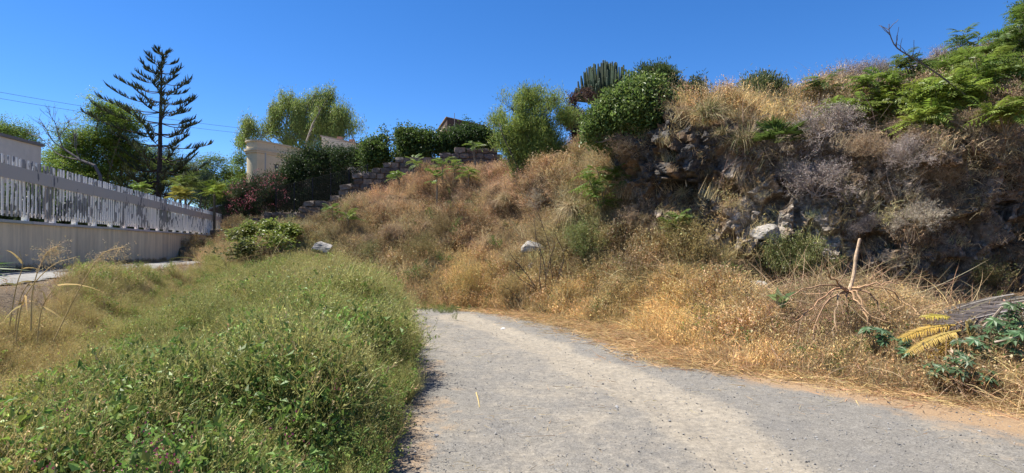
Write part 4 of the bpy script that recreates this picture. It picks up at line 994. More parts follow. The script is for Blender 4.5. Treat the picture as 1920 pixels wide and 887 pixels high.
# Norfolk pine
def norfolk(base, top, label):
    root = empty('norfolk_pine', base, label, 'tree'); H_ = top[2] - base[2]
    tr = curve_pts([base - [0, 0, .3], base + (top - base) * 0.35 + [0.10, 0, 0], base + (top - base) * 0.7 + [0.04, 0, 0], top], 16)
    mb = MB(); rad = np.linspace(0.24, 0.02, 16)[None]; tubes(mb, tr[None], rad, (.045, .035, .03), 8)
    fo = MB(); zs = np.linspace(0.30, 0.975, 14)
    for wi, f in enumerate(zs):
        c = tr[0] + (tr[-1] - tr[0]) * f; k = f * 15; i = int(k); c = tr[i] + (tr[min(i + 1, 15)] - tr[i]) * (k - i)
        prof = np.interp(f, [0.28, 0.4, 0.55, 0.68, 0.8, 0.9, 0.98], [3.0, 3.5, 3.3, 2.7, 2.0, 1.25, 0.45])
        nb = 6 if f < 0.9 else 5; a0_ = R.uniform(0, 2 * PI); f = min(.98, f + R.uniform(-.012, .012)); prof *= R.uniform(.85, 1.1)
        for b in range(nb):
            a = a0_ + 2 * PI * b / nb + R.uniform(-.2, .2); r = prof * R.uniform(0.55, 1.08)
            if math.cos(a) < -0.5 and 0.5 < f < 0.8: r *= 1.35
            if math.cos(a) < -0.2 and f < 0.5: r *= 0.85
            h = np.array([math.cos(a), math.sin(a), 0.0]); n_ = 9; t = np.linspace(0, 1, n_)[:, None]
            rise = R.uniform(0.10, 0.24) + 0.25 * max(0, f - 0.6)
            Pb = c + h * r * t + np.array([0, 0, 1.0]) * r * (rise * t ** 2.4 + 0.05 * t - (0.16 if f < 0.5 else 0.05) * np.sin(t * PI))
            tubes(mb, Pb[None], np.linspace(0.05 * (1.1 - f) + 0.012, 0.012, n_)[None], (.05, .038, .03), 4)
            # upright rope-like branchlets on the outer part
            m = int(16 + 24 * r / 3); tt = R.uniform(0.22, 1.0, m) ** 0.55; idx = np.minimum((tt * (n_ - 1)).astype(int), n_ - 2); fr = (tt * (n_ - 1) - idx)[:, None]
            st = Pb[idx] * (1 - fr) + Pb[idx + 1] * fr; sidev = np.array([-h[1], h[0], 0]); sgn = R.choice([-1, 1], m)[:, None]
            d = unit(sidev * sgn * R.uniform(0.2, 1.1, (m, 1)) + h * 0.55 + np.array([0, 0, 0.75])); L_ = 0.46 * (1.0 - 0.35 * f) * R.uniform(0.6, 1.25, m) * (1.15 - 0.5 * np.abs(tt - 0.75))
            for _ in range(2): blades(fo, st, d, L_, 0.062, np.array([[0, 0, 0.30]]) * np.ones((m, 1)), vary((.060, .078, .040), m, 0.35), 3, 0.45)
            nn_ = m * 3; j = R.integers(0, m, nn_); q = R.random((nn_, 1)); pos = st[j] + d[j] * (L_[j][:, None] * q)
            leaves(fo, pos, unit(d[j] * 0.7 + R.normal(size=(nn_, 3)) * 0.5), 0.11, 0.022, vary((.07, .09, .045), nn_, 0.4), wide=0.5)
    part(mb, 'trunk', M_BARK, root); part(fo, 'crown', M_LEAF_DULL, root)
norfolk(gp(291, 36), at(304, 93, 36), 'tall dark Norfolk pine with tiered upswept branches behind the fence')

# bare dead tree
b = gp(190, 31); root = empty('dead_tree', b, 'leafless grey tree leaning left beyond the fence', 'tree')
mb = MB(); st = curve_pts([b, at(188, 330, 31), at(150, 300, 31), at(118, 278, 31)], 10)[None]; tubes(mb, st, taper(st, .10, .045), (.13, .115, .11), 6); part(mb, 'trunk', M_BARK, root)
for tgt in ([(118, 278), (100, 265), (85, 240), (74, 222)], [(118, 278), (108, 250), (104, 232), (95, 218)], [(118, 278), (112, 255), (128, 235), (127, 222)], [(150, 300), (110, 290), (80, 262), (52, 250)], [(150, 300), (140, 270), (143, 245)]):
    mb = MB(); q = curve_pts([at(x, y, 31 + R.uniform(-.5, .5)) for x, y in tgt], 9)[None]; tubes(mb, q, taper(q, .035, .012), (.14, .12, .115), 4)
    s_ = sprout(q, 9, .25, 1, .7, .6, .25, 5, .18); tubes(mb, s_, taper(s_, .014, .006), (.15, .13, .12), 3); s2 = sprout(s_, 3, .3, 1, .35, .6, .2, 4, .2); tubes(mb, s2, taper(s2, .007, .004), (.15, .13, .12), 3); part(mb, 'branch', M_BARK, root)

def pinnate(mb, P0, d, L, n_, ll, lw, col, droop=0.35, rachis=(0.2, 0.16, 0.06), rw=0.008, ang=1.05, tmin=0.18):
    N = len(P0); L = np.broadcast_to(L, (N,)).astype(float); side = unit(np.cross(d, np.array([0, 0, 1.0]) + R.normal(size=(N, 3)) * 0.25)); bend = np.array([0, 0, -droop]) + np.zeros((N, 3))
    blades(mb, P0, d, L, rw, bend, np.broadcast_to(rachis, (N, 3)), 4, 0.3)
    ts = np.linspace(tmin, 1.0, n_); col = np.broadcast_to(col, (N, 3))
    for t in ts:
        c = P0 + d * (L * t)[:, None] + bend * (L * t * t)[:, None]; tg = unit(d + 2 * bend * t); up = unit(np.cross(side, tg))
        sz = (0.55 + 0.45 * math.sin(PI * min(1, 0.15 + t * 0.85))) 
        for sg in (-1, 1):
            dd = unit(tg * math.cos(ang) + side * sg * math.sin(ang) + up * (-0.15) + R.normal(size=(N, 3)) * 0.08)
            leaves(mb, c, dd, ll * sz * L / np.mean(L), lw * sz, col * (1 + R.uniform(-.18, .18, (N, 1))), up, 0.12, 0.12, 0.35)

# yellow green palms behind the fence
for px, py, Y, sc, c_, lab in [(348, 352, 31, 1.0, (.16, .20, .045), 'yellow green palm at the foot of the Norfolk pine'), (338, 372, 30, 0.8, (.26, .25, .05), 'yellowing palm low behind the fence top'), (402, 362, 31, 0.85, (.20, .25, .04), 'small bright green palm beside the red flowering oleander'), (262, 356, 29, .6, (.18, .25, .05), 'tip of a small green palm just above the fence')]:
    c = at(px, py, Y); g_ = gp(px, Y); root = empty('palm', g_, lab, 'palm')
    mb = MB(); tp = np.array([[g_, (g_ + c) / 2, c - [0, 0, .1]]]); tubes(mb, tp, taper(tp, .08, .06), (.15, .12, .08), 6); part(mb, 'trunk', M_BARK, root)
    mb = MB(); d = ring_dirs(22, 0.25, 1.35); pinnate(mb, np.repeat(c[None], 22, 0), d, 1.35 * sc * R.uniform(.8, 1.1, 22), 16, 0.42 * sc, 0.04, vary(c_, 22, .3), .42); part(mb, 'fronds', M_LEAF, root)

# oleander with red flowers
L = [(450, 368, 28), (480, 352, 28), (510, 345, 24), (440, 388, 22), (500, 378, 32), (465, 395, 30), (522, 370, 20), (425, 395, 14)]
plant('oleander', 'dark oleander bush covered in pink red flowers below the cream house', 'bush', at(480, 412, 31), L, 31, 1100, 22, 0.13, 0.13, 0.03, (0.045, 0.062, 0.026), 'up', 0.08, multi=True, seed=8, names=BUSH, thr=0.40)
lob = mk_lobes(L, 31); C, k, K = clusters(lob, 260, 0.2, 0.50, 1.0, 0.9, 31); C = C + unit(C - K) * 0.12; mb = MB(); foliage(mb, C, 7, 0.07, 0.06, 0.05, (0.36, 0.10, 0.13), 'broad', K.repeat(7, 0)); o = bpy.data.objects['oleander']; part(mb, 'flowers', M_LEAF, o)

# hedges and bushes behind the stone wall
plant('hedge_bush', 'huge dark green bush behind the stepped stone wall', 'bush', at(600, 405, 32), [(560, 305, 30), (600, 295, 30), (640, 295, 30), (670, 300, 26), (545, 335, 30), (590, 340, 40), (640, 335, 38), (560, 375, 32), (610, 380, 34), (655, 360, 26), (525, 350, 22), (680, 320, 22), (530, 390, 24)], 32, 2700, 24, 0.14, 0.12, 0.05, (0.040, 0.066, 0.018), 'broad', 0.12, multi=True, seed=10, names=BUSH, thr=0.38)
plant('fig_bush', 'glossy green leafy bush right of the huge dark bush', 'bush', at(745, 310, 31), [(700, 275, 22), (730, 262, 24), (765, 258, 24), (795, 262, 20), (715, 295, 22), (755, 288, 26), (790, 290, 22), (690, 298, 18)], 31, 1150, 20, 0.15, 0.15, 0.085, (0.085, 0.13, 0.028), 'broad', 0.10, multi=True, seed=11, names=BUSH, thr=0.45, clamt=.35)
plant('fig_bush', 'green bush directly below the hilltop house', 'bush', at(840, 300, 31), [(825, 270, 20), (850, 265, 22), (875, 250, 22), (905, 245, 20), (885, 275, 20), (855, 285, 16), (920, 262, 20)], 31, 950, 20, 0.15, 0.14, 0.075, (0.052, 0.09, 0.022), 'broad', 0.10, multi=True, seed=12, names=BUSH, thr=0.45)
plant('olive_bush', 'tall light olive green bush in the middle of the slope', 'bush', on_hill(985, 335)[0], [(960, 205, 32), (1000, 188, 30), (1040, 186, 28), (965, 245, 40), (1015, 235, 44), (1060, 225, 26), (985, 290, 40), (1030, 280, 38), (950, 275, 24), (940, 225, 20), (1010, 320, 26), (975, 330, 18)], 20.5, 2600, 20, 0.10, 0.105, 0.018, (0.25, 0.31, 0.075), 'up', 0.09, (.12, .10, .08), multi=True, seed=13, names=BUSH, thr=0.455, nsc=2.4, clamt=.35)
plant('carob_bush', 'dense dark green bush on the crest beside the candelabra cactus', 'bush', on_hill(1165, 262)[0], [(1158, 202, 30), (1128, 222, 26), (1192, 180, 32), (1215, 172, 26), (1175, 225, 34), (1200, 215, 42), (1150, 232, 34), (1225, 190, 32), (1180, 245, 28), (1115, 245, 22), (1230, 220, 26), (1140, 262, 18)], 20.5, 2700, 22, 0.10, 0.10, 0.045, (0.13, 0.185, 0.045), 'broad', 0.11, multi=True, seed=14, names=BUSH, thr=0.39, clamt=.35)
plant('dark_bush', 'darker bush rising behind the dense crest bush', 'bush', at(1240, 205, 17.5), [(1218, 150, 24), (1240, 150, 26), (1262, 178, 24), (1225, 165, 30), (1258, 205, 20)], 22.5, 1500, 20, 0.11, 0.11, 0.03, (0.08, 0.115, 0.035), 'up', 0.10, multi=True, seed=15, names=BUSH, thr=0.40)
plant('spiky_bush', 'small thin bush against the sky right of the dark bush', 'bush', on_hill(1303, 203)[0], [(1300, 180, 16), (1318, 188, 14), (1290, 196, 14), (1308, 162, 8)], 18.5, 260, 16, 0.09, 0.09, 0.022, (0.08, 0.10, 0.045), 'up', 0.04, multi=True, seed=16, names=BUSH)
plant('bougainvillea_bush', 'dull reddish bush peeking out left of the crest bush', 'bush', on_hill(1085, 250)[0], [(1085, 195, 20), (1078, 220, 22), (1100, 180, 12), (1092, 245, 18)], 22, 520, 20, 0.10, 0.09, 0.05, (0.085, 0.05, 0.038), 'broad', 0.05, multi=True, seed=17, names=BUSH)
plant('wild_olive', 'rounded grey green bush on the skyline above the pale grass', 'bush', on_hill(1430, 190)[0], [(1410, 172, 18), (1430, 160, 18), (1450, 172, 18), (1425, 182, 22), (1395, 184, 10), (1470, 184, 10)], 18, 700, 18, 0.09, 0.085, 0.028, (0.12, 0.15, 0.055), 'up', 0.05, multi=True, seed=18, names=BUSH)

# candelabra cactus
b = at(1125, 215, 25); root = empty('candelabra_cactus', b, 'dark candelabra cactus with many upright columns on the skyline', 'cactus')
mb = MB(); tp = curve_pts([b - [0, 0, .4], b + [.02, 0, .3], at(1132, 190, 25)], 6)[None]; tubes(mb, tp, taper(tp, .14, .12), (.12, .10, .08), 8); part(mb, 'trunk', M_BARK, root)
c0 = at(1134, 192, 25); ctr = at(1138, 176, 25)
for k in range(150):
    u = R.uniform(0, 2 * PI); el = R.uniform(0.0, 1) ** 1.0 * PI / 2; tip = ctr + np.array([math.cos(u) * math.cos(el) * 1.5, math.sin(u) * math.cos(el) * 1.15, -0.15 + math.sin(el) * 1.5 + R.uniform(-.08, .12)])
    out = tip - c0; hz_ = out * [1, 1, 0]; L_ = np.linalg.norm(hz_)
    P_ = curve_pts([c0 + R.normal(0, .05, 3), c0 + hz_ * 0.55 + [0, 0, max(0.02, out[2] * 0.18)], c0 + hz_ * 0.92 + [0, 0, max(.05, out[2] * 0.5)], tip], 9)[None]
    mb = MB(); rr = np.array([[.045, .05, .055, .06, .063, .063, .06, .055, .035]]) * R.uniform(.7, .95); tubes(mb, P_, rr, vary((.050, .072, .036), 1, .25)[0], 8, 0.42); part(mb, 'column', M_CACTUS, root)

# ------------------------------------------------------------------ trees of heaven (pinnate leaves)
def ailanthus(base, spec, Y, nl, L_, label, col=(.13, .19, .035), name='tree_of_heaven', stem=(.20, .17, .13), ll=0.13, lw=0.035, npair=10, r0=.022):
    base = np.asarray(base, float); root = empty(name, base, label, 'sapling'); lob = mk_lobes(spec, Y)
    st = MB(); lv = MB(); per = max(3, nl // len(lob))
    for q in lob:
        tip = q[:3]; p = curve_pts([base - [0, 0, .1], base + (tip - base) * 0.5 + R.normal(0, .06, 3) * np.linalg.norm(tip - base), tip], 7)[None]
        tubes(st, p, taper(p, r0, r0 * .4), stem, 5)
        t = 1 - R.random(per) ** 1.5 * min(0.8, 1.2 * q[3] / max(np.linalg.norm(tip - base), .1) ); k = np.clip(t * 6, 0, 5.99); i = k.astype(int); P0 = p[0][i] + (p[0][i + 1] - p[0][i]) * (k - i)[:, None]
        a = R.uniform(0, 2 * PI, per); d = unit(np.stack([np.cos(a), np.sin(a), R.uniform(-0.15, 1.2, per)], 1))
        P0 = P0 + R.normal(0, 1, (per, 3)) * q[3] * 0.15
        pinnate(lv, P0, d, L_ * R.uniform(.65, 1.15, per), npair, ll, lw, vary(col, per, .3), .38, (.16, .15, .05), .007, tmin=.2)
    part(st, 'stems', M_BARK, root); part(lv, 'foliage', M_LEAF, root); return root
oh = lambda x, y: on_hill(x, y)[0]
p = oh(1130, 395); ailanthus(p, [(1120, 318, 20), (1160, 322, 20), (1105, 340, 18), (1140, 345, 20), (1175, 335, 16), (1125, 372, 18)], p[1] - .45, 84, .55, 'large light green sapling with feathery leaves in front of the rock outcrop')
p = oh(1275, 432); ailanthus(p, [(1272, 408, 12), (1260, 420, 12)], p[1] - .3, 16, .38, 'small bright green feathery sapling below the rock outcrop')
for x, y, x2, y2, L_, lab in [(776, 335, 775, 298, .62, 'feathery sapling rising in front of the stone wall under the leafy bush'), (830, 345, 828, 300, .6, 'feathery sapling on the ridge below the hilltop house'), (852, 340, 850, 308, .5, 'smaller feathery sapling just right of the ridge sapling'), (878, 350, 875, 318, .5, 'low feathery sapling at the top of the rust coloured slope'), (888, 300, 884, 266, .5, 'feathery sapling above the end of the stone wall'),
                          (652, 430, 648, 400, .55, 'feathery sapling at the lower end of the rust coloured slope'), (628, 425, 622, 388, .5, 'feathery sapling growing against the stone wall'), (748, 342, 742, 322, .45, 'small feathery sapling halfway up the stone wall'), (818, 400, 815, 322, .35, 'thin tall bare stem with leaves on the rust coloured slope')]:
    p = oh(x, y); ailanthus(p, [(x2, y2, 9), (x2 + 5, y2 + 8, 7)], p[1] - .15, 16, L_, lab, (.15, .22, .04))
# thicket at the upper right
TH = [(1545, 150, 1548, 192, 15.5, 24, [(1545, 148, 10), (1552, 162, 10)], 'small dark feathery sapling alone on the skyline', (0.102, 0.149, 0.036)),
      (1600, 205, 1600, 228, 14.5, 60, [(1585, 196, 18), (1615, 190, 20), (1560, 200, 14), (1635, 200, 18)], 'low light green saplings behind the large purple grey shrub', (0.203, 0.270, 0.048)),
      (1700, 110, 1705, 190, 14.8, 70, [(1695, 108, 16), (1720, 120, 16), (1680, 125, 12), (1700, 140, 18)], 'dark feathery sapling standing up against the sky', (0.094, 0.142, 0.036)),
      (1690, 200, 1690, 232, 14, 130, [(1660, 175, 20), (1690, 165, 22), (1720, 175, 22), (1680, 200, 22), (1710, 205, 22), (1650, 205, 18)], 'yellow green saplings below the bent bare branch', (0.232, 0.284, 0.046)),
      (1770, 190, 1775, 235, 13.6, 170, [(1750, 160, 24), (1785, 150, 24), (1760, 190, 26), (1800, 185, 26), (1740, 205, 22), (1780, 215, 24), (1815, 160, 20)], 'dense light green saplings in the middle of the upper right thicket', (0.203, 0.270, 0.043)),
      (1850, 150, 1850, 200, 13.2, 170, [(1830, 118, 24), (1865, 110, 26), (1845, 145, 28), (1880, 150, 28), (1820, 150, 22), (1860, 180, 26), (1895, 185, 22)], 'mid green saplings higher up the right skyline', (0.167, 0.236, 0.041)),
      (1900, 80, 1905, 130, 13.4, 150, [(1885, 62, 26), (1915, 40, 30), (1905, 85, 30), (1935, 70, 34), (1925, 12, 26), (1875, 92, 18)], 'dark green sapling clump at the upper right corner', (0.123, 0.189, 0.036)),
      (1810, 60, 1820, 95, 15.5, 40, [(1805, 62, 14), (1835, 70, 16), (1790, 78, 10)], 'feathery sapling leaning over the upper skyline', (0.116, 0.176, 0.036)),
      (1880, 215, 1885, 248, 12.8, 70, [(1865, 205, 20), (1900, 215, 20), (1925, 195, 20)], 'green saplings just above the brown shrub on the right', (0.189, 0.243, 0.043))]
TH += [(1640, 150, 1640, 200, 14, 60, [(1625, 150, 16), (1650, 140, 16), (1670, 160, 14)], 'light green saplings under the two skyline shrubs', (.17, .24, .045)),
       (1800, 120, 1800, 170, 14, 80, [(1780, 120, 18), (1810, 105, 18), (1830, 95, 16), (1790, 150, 18)], 'bright green saplings rising toward the upper right corner', (.18, .25, .045)),
       (1730, 225, 1730, 262, 12, 60, [(1715, 228, 16), (1745, 222, 18), (1770, 235, 16)], 'small yellow green saplings hanging over the edge above the tangled shrub', (.21, .26, .045)),
       (1910, 150, 1915, 190, 13, 90, [(1890, 140, 20), (1920, 130, 22), (1905, 165, 20)], 'fresh green saplings above the large brown shrub', (.17, .24, .045))]
for x, y, bx, by, Y, nl, spec, lab, c_ in TH:
    p = oh(bx, by); ailanthus(p, spec, p[1] - .25, nl, .5, lab, c_, ll=.12, lw=.038, npair=9)
# leafy under-growth of the thicket: broad dense bushes
for i, (bx, by, spec, lab, c_) in enumerate([(1760, 225, [(1735, 195, 24), (1770, 180, 26), (1800, 195, 26), (1755, 215, 18), (1790, 222, 16)], 'leafy yellow green bush filling the centre of the thicket', (0.203, 0.257, 0.043)),
        (1860, 185, [(1835, 150, 26), (1870, 135, 28), (1900, 150, 28), (1850, 180, 22), (1895, 190, 24)], 'leafy mid green bush filling the right side of the thicket', (0.167, 0.223, 0.041)),
        (1660, 220, [(1635, 200, 18), (1665, 190, 20), (1695, 195, 22), (1655, 215, 14), (1690, 222, 14)], 'leafy light green bush filling the left side of the thicket', (0.217, 0.270, 0.048)),
        (1915, 100, [(1895, 80, 24), (1925, 60, 28), (1905, 110, 24), (1940, 100, 28), (1930, 20, 26)], 'leafy dark bush below the upper right corner', (0.116, 0.176, 0.036)),
        (1755, 165, [(1740, 140, 16), (1770, 130, 18), (1800, 120, 18), (1785, 150, 16)], 'leafy green bush on the slope between the two skyline shrubs', (0.160, 0.216, 0.041))]):
    p = oh(bx, by); plant('thicket_bush', lab, 'bush', p, spec, p[1] - .1, 800, 22, .095, .085, .032, c_, 'broad', .04, multi=True, seed=40 + i, names=BUSH, thr=.40)

# bent bare branch in the thicket
b = oh(1855, 232); Yb = b[1] - .5; root = empty('bare_branch', b, 'long bent leafless branch reaching up left over the thicket', 'branch')
mb = MB(); m_ = curve_pts([b, at(1822, 190, Yb), at(1760, 140, Yb), at(1710, 108, Yb), at(1680, 88, Yb), at(1668, 62, Yb), at(1667, 45, Yb)], 18)[None]; tubes(mb, m_, taper(m_, .020, .006), (.12, .10, .085), 5); part(mb, 'limb', M_BARK, root)
mb = MB(); s_ = sprout(m_, 12, .35, 1, .3, .7, .3, 5, .15); tubes(mb, s_, taper(s_, .008, .004), (.12, .10, .085), 3); part(mb, 'twigs', M_BARK, root)

# ------------------------------------------------------------------ dry twiggy shrubs
def shrub_meshes(col, seedn, tips=None):
    st = MB(); P0 = np.zeros((16, 3)) + R.normal(0, .06, (16, 3)) * [1, 1, 0]; d = ring_dirs(16, 0.1, 1.35)
    o_ = [P0]; dd = d
    for k in range(4): dd = unit(dd + R.normal(size=dd.shape) * .14 + [0, 0, .05]); o_.append(o_[-1] + dd * .17 * R.uniform(.8, 1.2, (16, 1)))
    A = np.stack(o_, 1); B = sprout(A, 8, .25, 1, .5, .65, .12, 5, .2); C = sprout(B, 6, .2, 1, .28, .7, .1, 4, .25)
    tubes(st, A, taper(A, .016, .008), col, 4); tubes(st, B, taper(B, .008, .004), col, 3)
    tw = MB()
    def rib(Q, w, m):
        for k in range(Q.shape[1] - 1):
            v = Q[:, k + 1] - Q[:, k]; L_ = np.linalg.norm(v, axis=1); blades(m, Q[:, k], v / np.maximum(L_, 1e-6)[:, None], L_, w, np.zeros_like(v), vary(col, len(Q), .3), 1)
    rib(C, .010, tw); D = sprout(C, 6, .2, 1, .11, .8, .05, 3, .3); rib(D, .008, tw)
    tip = D[:, -1]; k = R.random(len(tip)) < .7; leaves(tw, tip[k], unit(R.normal(size=(k.sum(), 3))), .035, .016, vary(tips or col, k.sum(), .35))
    return st.mesh('stems', M_TWIG), tw.mesh('twigs', M_TWIG)
def shrub_tree(meshes, loc, r, label, group, squash=1.0):
    root = empty('dry_shrub', loc, label, 'shrub', group)
    for nm, me in zip(('stems', 'twigs'), meshes):
        o = bpy.data.objects.new(nm, me); COL.objects.link(o); o.parent = root
    root.scale = (r, r, r * squash); root.rotation_euler = (R.uniform(-.25, .25), R.uniform(-.25, .25), R.uniform(0, 6.28)); return root
PUR = [shrub_meshes((.33, .275, .235), 1, (.42, .355, .30)) for _ in range(3)]; BRN = [shrub_meshes((.36, .265, .17), 2, (.46, .34, .21)) for _ in range(2)]; PAL_ = [shrub_meshes((.42, .36, .27), 3) for _ in range(2)]
SHR = [(1555, 240, 62, PUR, 'large purple grey twiggy shrub above the cliff between fan palm and thicket'), (1500, 300, 60, PUR, 'purple grey shrub hanging below the green fan palm'), (1545, 340, 62, PUR, 'purple grey shrub hanging over the dark middle of the cliff'), 
       (1640, 365, 54, PAL_, 'pale leafless shrub hanging in the middle of the cliff face'),  (1700, 412, 44, PAL_, 'pale leafless shrub low on the shaded cliff'), (1585, 318, 48, PUR, 'grey shrub between the hanging shrubs and the pale one'), (1462, 322, 38, PUR, 'small purple grey shrub left of the hanging shrubs'), (1610, 420, 34, PUR, 'small grey shrub low on the cliff behind the cut stem'), (1780, 405, 36, BRN, 'small brown shrub on the shaded cliff under the biggest tussock'), (1690, 302, 46, PUR, 'tangled grey shrub on the cliff edge under the thicket'), (1755, 350, 45, BRN, 'brown shrub left of the large grass tussock on the right'),
       (1600, 155, 46, PUR, 'grey brown shrub on the skyline left of the feathery sapling'), (1640, 150, 38, PUR, 'grey shrub on the skyline touching the feathery sapling'), (1770, 105, 40, PUR, 'round grey shrub on the skyline above the thicket'), (1735, 118, 26, PUR, 'smaller grey shrub beside the round skyline shrub'), (1900, 200, 60, BRN, 'large brown twiggy shrub right of the thicket'),
       (1205, 222, 30, BRN, 'light brown shrub along the top left of the rock outcrop'), (1165, 272, 40, BRN, 'light brown shrub at the foot of the dense crest bush'), (1285, 215, 26, BRN, 'thin brown shrub behind the top of the rock outcrop'), (1020, 368, 30, PAL_, 'whitish dead shrub below the tall olive green bush'), 
       (1900, 285, 50, BRN, 'brown shrub on the cliff edge at the right side'), (1600, 270, 46, BRN, 'brown shrub behind the tangled grey shrub'), (1660, 245, 36, BRN, 'reddish brown dry shrub directly below the thicket'),  (1820, 240, 40, BRN, 'brown shrub behind the large grass tussock'), (1050, 420, 26, BRN, 'small brown shrub at mid slope under the big sapling'), (1195, 400, 40, BRN, 'dark brown shrub in the hollow below the rock outcrop'), (1730, 275, 40, BRN, 'brown shrub amid dry leaves on the cliff edge'),
       (870, 375, 26, BRN, 'small brown shrub on the shaded hump of the slope'), (740, 440, 28, BRN, 'small brown shrub low on the rust coloured slope'), (1960, 330, 60, BRN, 'brown shrub cut by the frame at the right side'), (700, 455, 24, BRN, 'small dry shrub near the white boulder'), (930, 390, 26, BRN, 'small brown shrub beside the olive green bush foot')]
for x, y, r, ms_, lab in SHR:
    p, n_ = on_hill(x, y + r * 0.35); shrub_tree(ms_[R.integers(len(ms_))], p + n_ * (0.22 if x > 1350 else .05) - np.array([0, 0, .05]), r / F * p[1] * 1.12, lab, 'dry twiggy shrubs on the hill', .9)

# ------------------------------------------------------------------ grass tussocks and fan palm
def tussock(px, py, rpx, label, green=0.3, dry=True, n_=420, hang=0.9):
    p, nr = on_hill(px, py); p = p + nr * .22; r = rpx / F * p[1] * .98; root = empty('grass_tussock', p, label, 'grass tussock', 'grass tussocks on the cliff')
    mb = MB(); base = R.normal(0, r * .10, (n_, 3)) * [1, 1, .5] + [0, -.05, 0]; d = ring_dirs(n_, 0.1, 1.25); d = unit(d + nr * .55)
    gr = (R.random(n_) < green)[:, None]; c = np.where(gr, vary((.17, .19, .07), n_, .3), vary((.45, .36, .21), n_, .35))
    blades(mb, base, d, r * R.uniform(.75, 1.5, n_), .011, np.array([0, 0, -1.0]) * R.uniform(.3, hang, (n_, 1)), c, 5); part(mb, 'blades', M_DRY, root, world=False)
    if dry:
        m_ = 16; mb = MB(); d = ring_dirs(m_, 0.05, .55); b_ = R.normal(0, r * .06, (m_, 3)); L_ = r * R.uniform(1.1, 1.7, m_); bend = np.array([0, 0, -.15]) * np.ones((m_, 1)); blades(mb, b_, d, L_, .007, bend, vary((.46, .36, .20), m_, .2), 4, .4)
        tip = b_ + d * L_[:, None] + bend * L_[:, None]
        for q in range(12): leaves(mb, tip - d * .025 * q, unit(d + R.normal(size=(m_, 3)) * .4), .05, .012, vary((.50, .40, .24), m_, .2))
        part(mb, 'seed_stalks', M_DRY, root, world=False)
    return root
tussock(1320, 232, 62, 'large grass tussock drooping over the right end of the rock outcrop', .35, True, 620)
tussock(1398, 292, 58, 'grass tussock hanging down the cliff left of the fan palm', .3, False, 560, 1.1)
tussock(1800, 292, 72, 'biggest grass tussock on the cliff edge at the right', .45, True, 760, 1.1)
tussock(1358, 258, 26, 'small tussock between the two big drooping tussocks', .3, False, 240)
tussock(1080, 388, 42, 'dry grass tussock at the foot of the feathery sapling', .05, False, 420, 1.2)
tussock(1330, 385, 44, 'tan grass tussock hanging under the rock outcrop', .03, False, 440, 1.2)
tussock(1290, 362, 24, 'pale tussock on the ledge in the rock outcrop', .1, False, 260, 1.2)
tussock(1380, 415, 34, 'rusty grass tussock in the middle of the light rocks', .02, False, 300, 1.2)
tussock(1035, 385, 34, 'dry tussock directly below the whitish dead shrub', .05, False, 300, 1.2)
tussock(960, 375, 30, 'dry tussock below the olive green bush', .03, False, 260, 1.2)
tussock(1700, 262, 30, 'ragged tussock under the thicket', .15, True, 240)
tussock(1905, 300, 40, 'dry tussock hanging at the right edge of the cliff', .1, False, 300, 1.2)

p, nr = on_hill(1452, 272); p = p + nr * .15; root = empty('fan_palm', p, 'green dwarf fan palm on top of the cliff', 'palm'); st = MB()
for k in range(24):
    a = R.uniform(0, 2 * PI); el = R.uniform(.15, 1.1); d = unit(np.array([math.cos(a) * math.cos(el), math.sin(a) * math.cos(el) - .2, math.sin(el)])); L_ = R.uniform(.22, .42); tip = d * L_
    blades(st, np.zeros((1, 3)), d[None], L_, .016, np.zeros((1, 3)), np.array([[.12, .15, .05]]), 2, .6)
    s_ = unit(np.cross(d, [0, 0, 1.0]))[None]; m_ = 15; th = np.linspace(-1.35, 1.35, m_)[:, None]; dl = unit(d * np.cos(th) + s_ * np.sin(th) + R.normal(0, .05, (m_, 3)))
    mb = MB(); leaves(mb, np.repeat(tip[None], m_, 0), dl, .34 * R.uniform(.85, 1.1, m_), .034, vary((.10, .15, .035), m_, .25), np.repeat(np.cross(s_, d), m_, 0), .2, .12, .4); part(mb, 'fan_leaf', M_LEAF, root, world=False)
part(st, 'stalks', M_DRY, root, world=False)

# dry palm leaves lying at the cliff edge in the middle right
for x, y, a, lab in [(1693, 250, 2.9, 'small tan dead palm leaf lying under the thicket'), (1672, 258, 3.3, 'small tan dead palm leaf left of its twin under the thicket')]:
    p, nr = on_hill(x, y); p = p + nr * .12; o = empty('dead_palm_leaf', p, lab, 'palm leaf'); mb = MB(); pinnate(mb, np.zeros((1, 3)), unit(np.array([[math.cos(a), -.3, .25]])), .42, 14, .13, .02, np.array([[.50, .40, .20]]), .2); part(mb, 'blade', M_DRY, o, world=False)

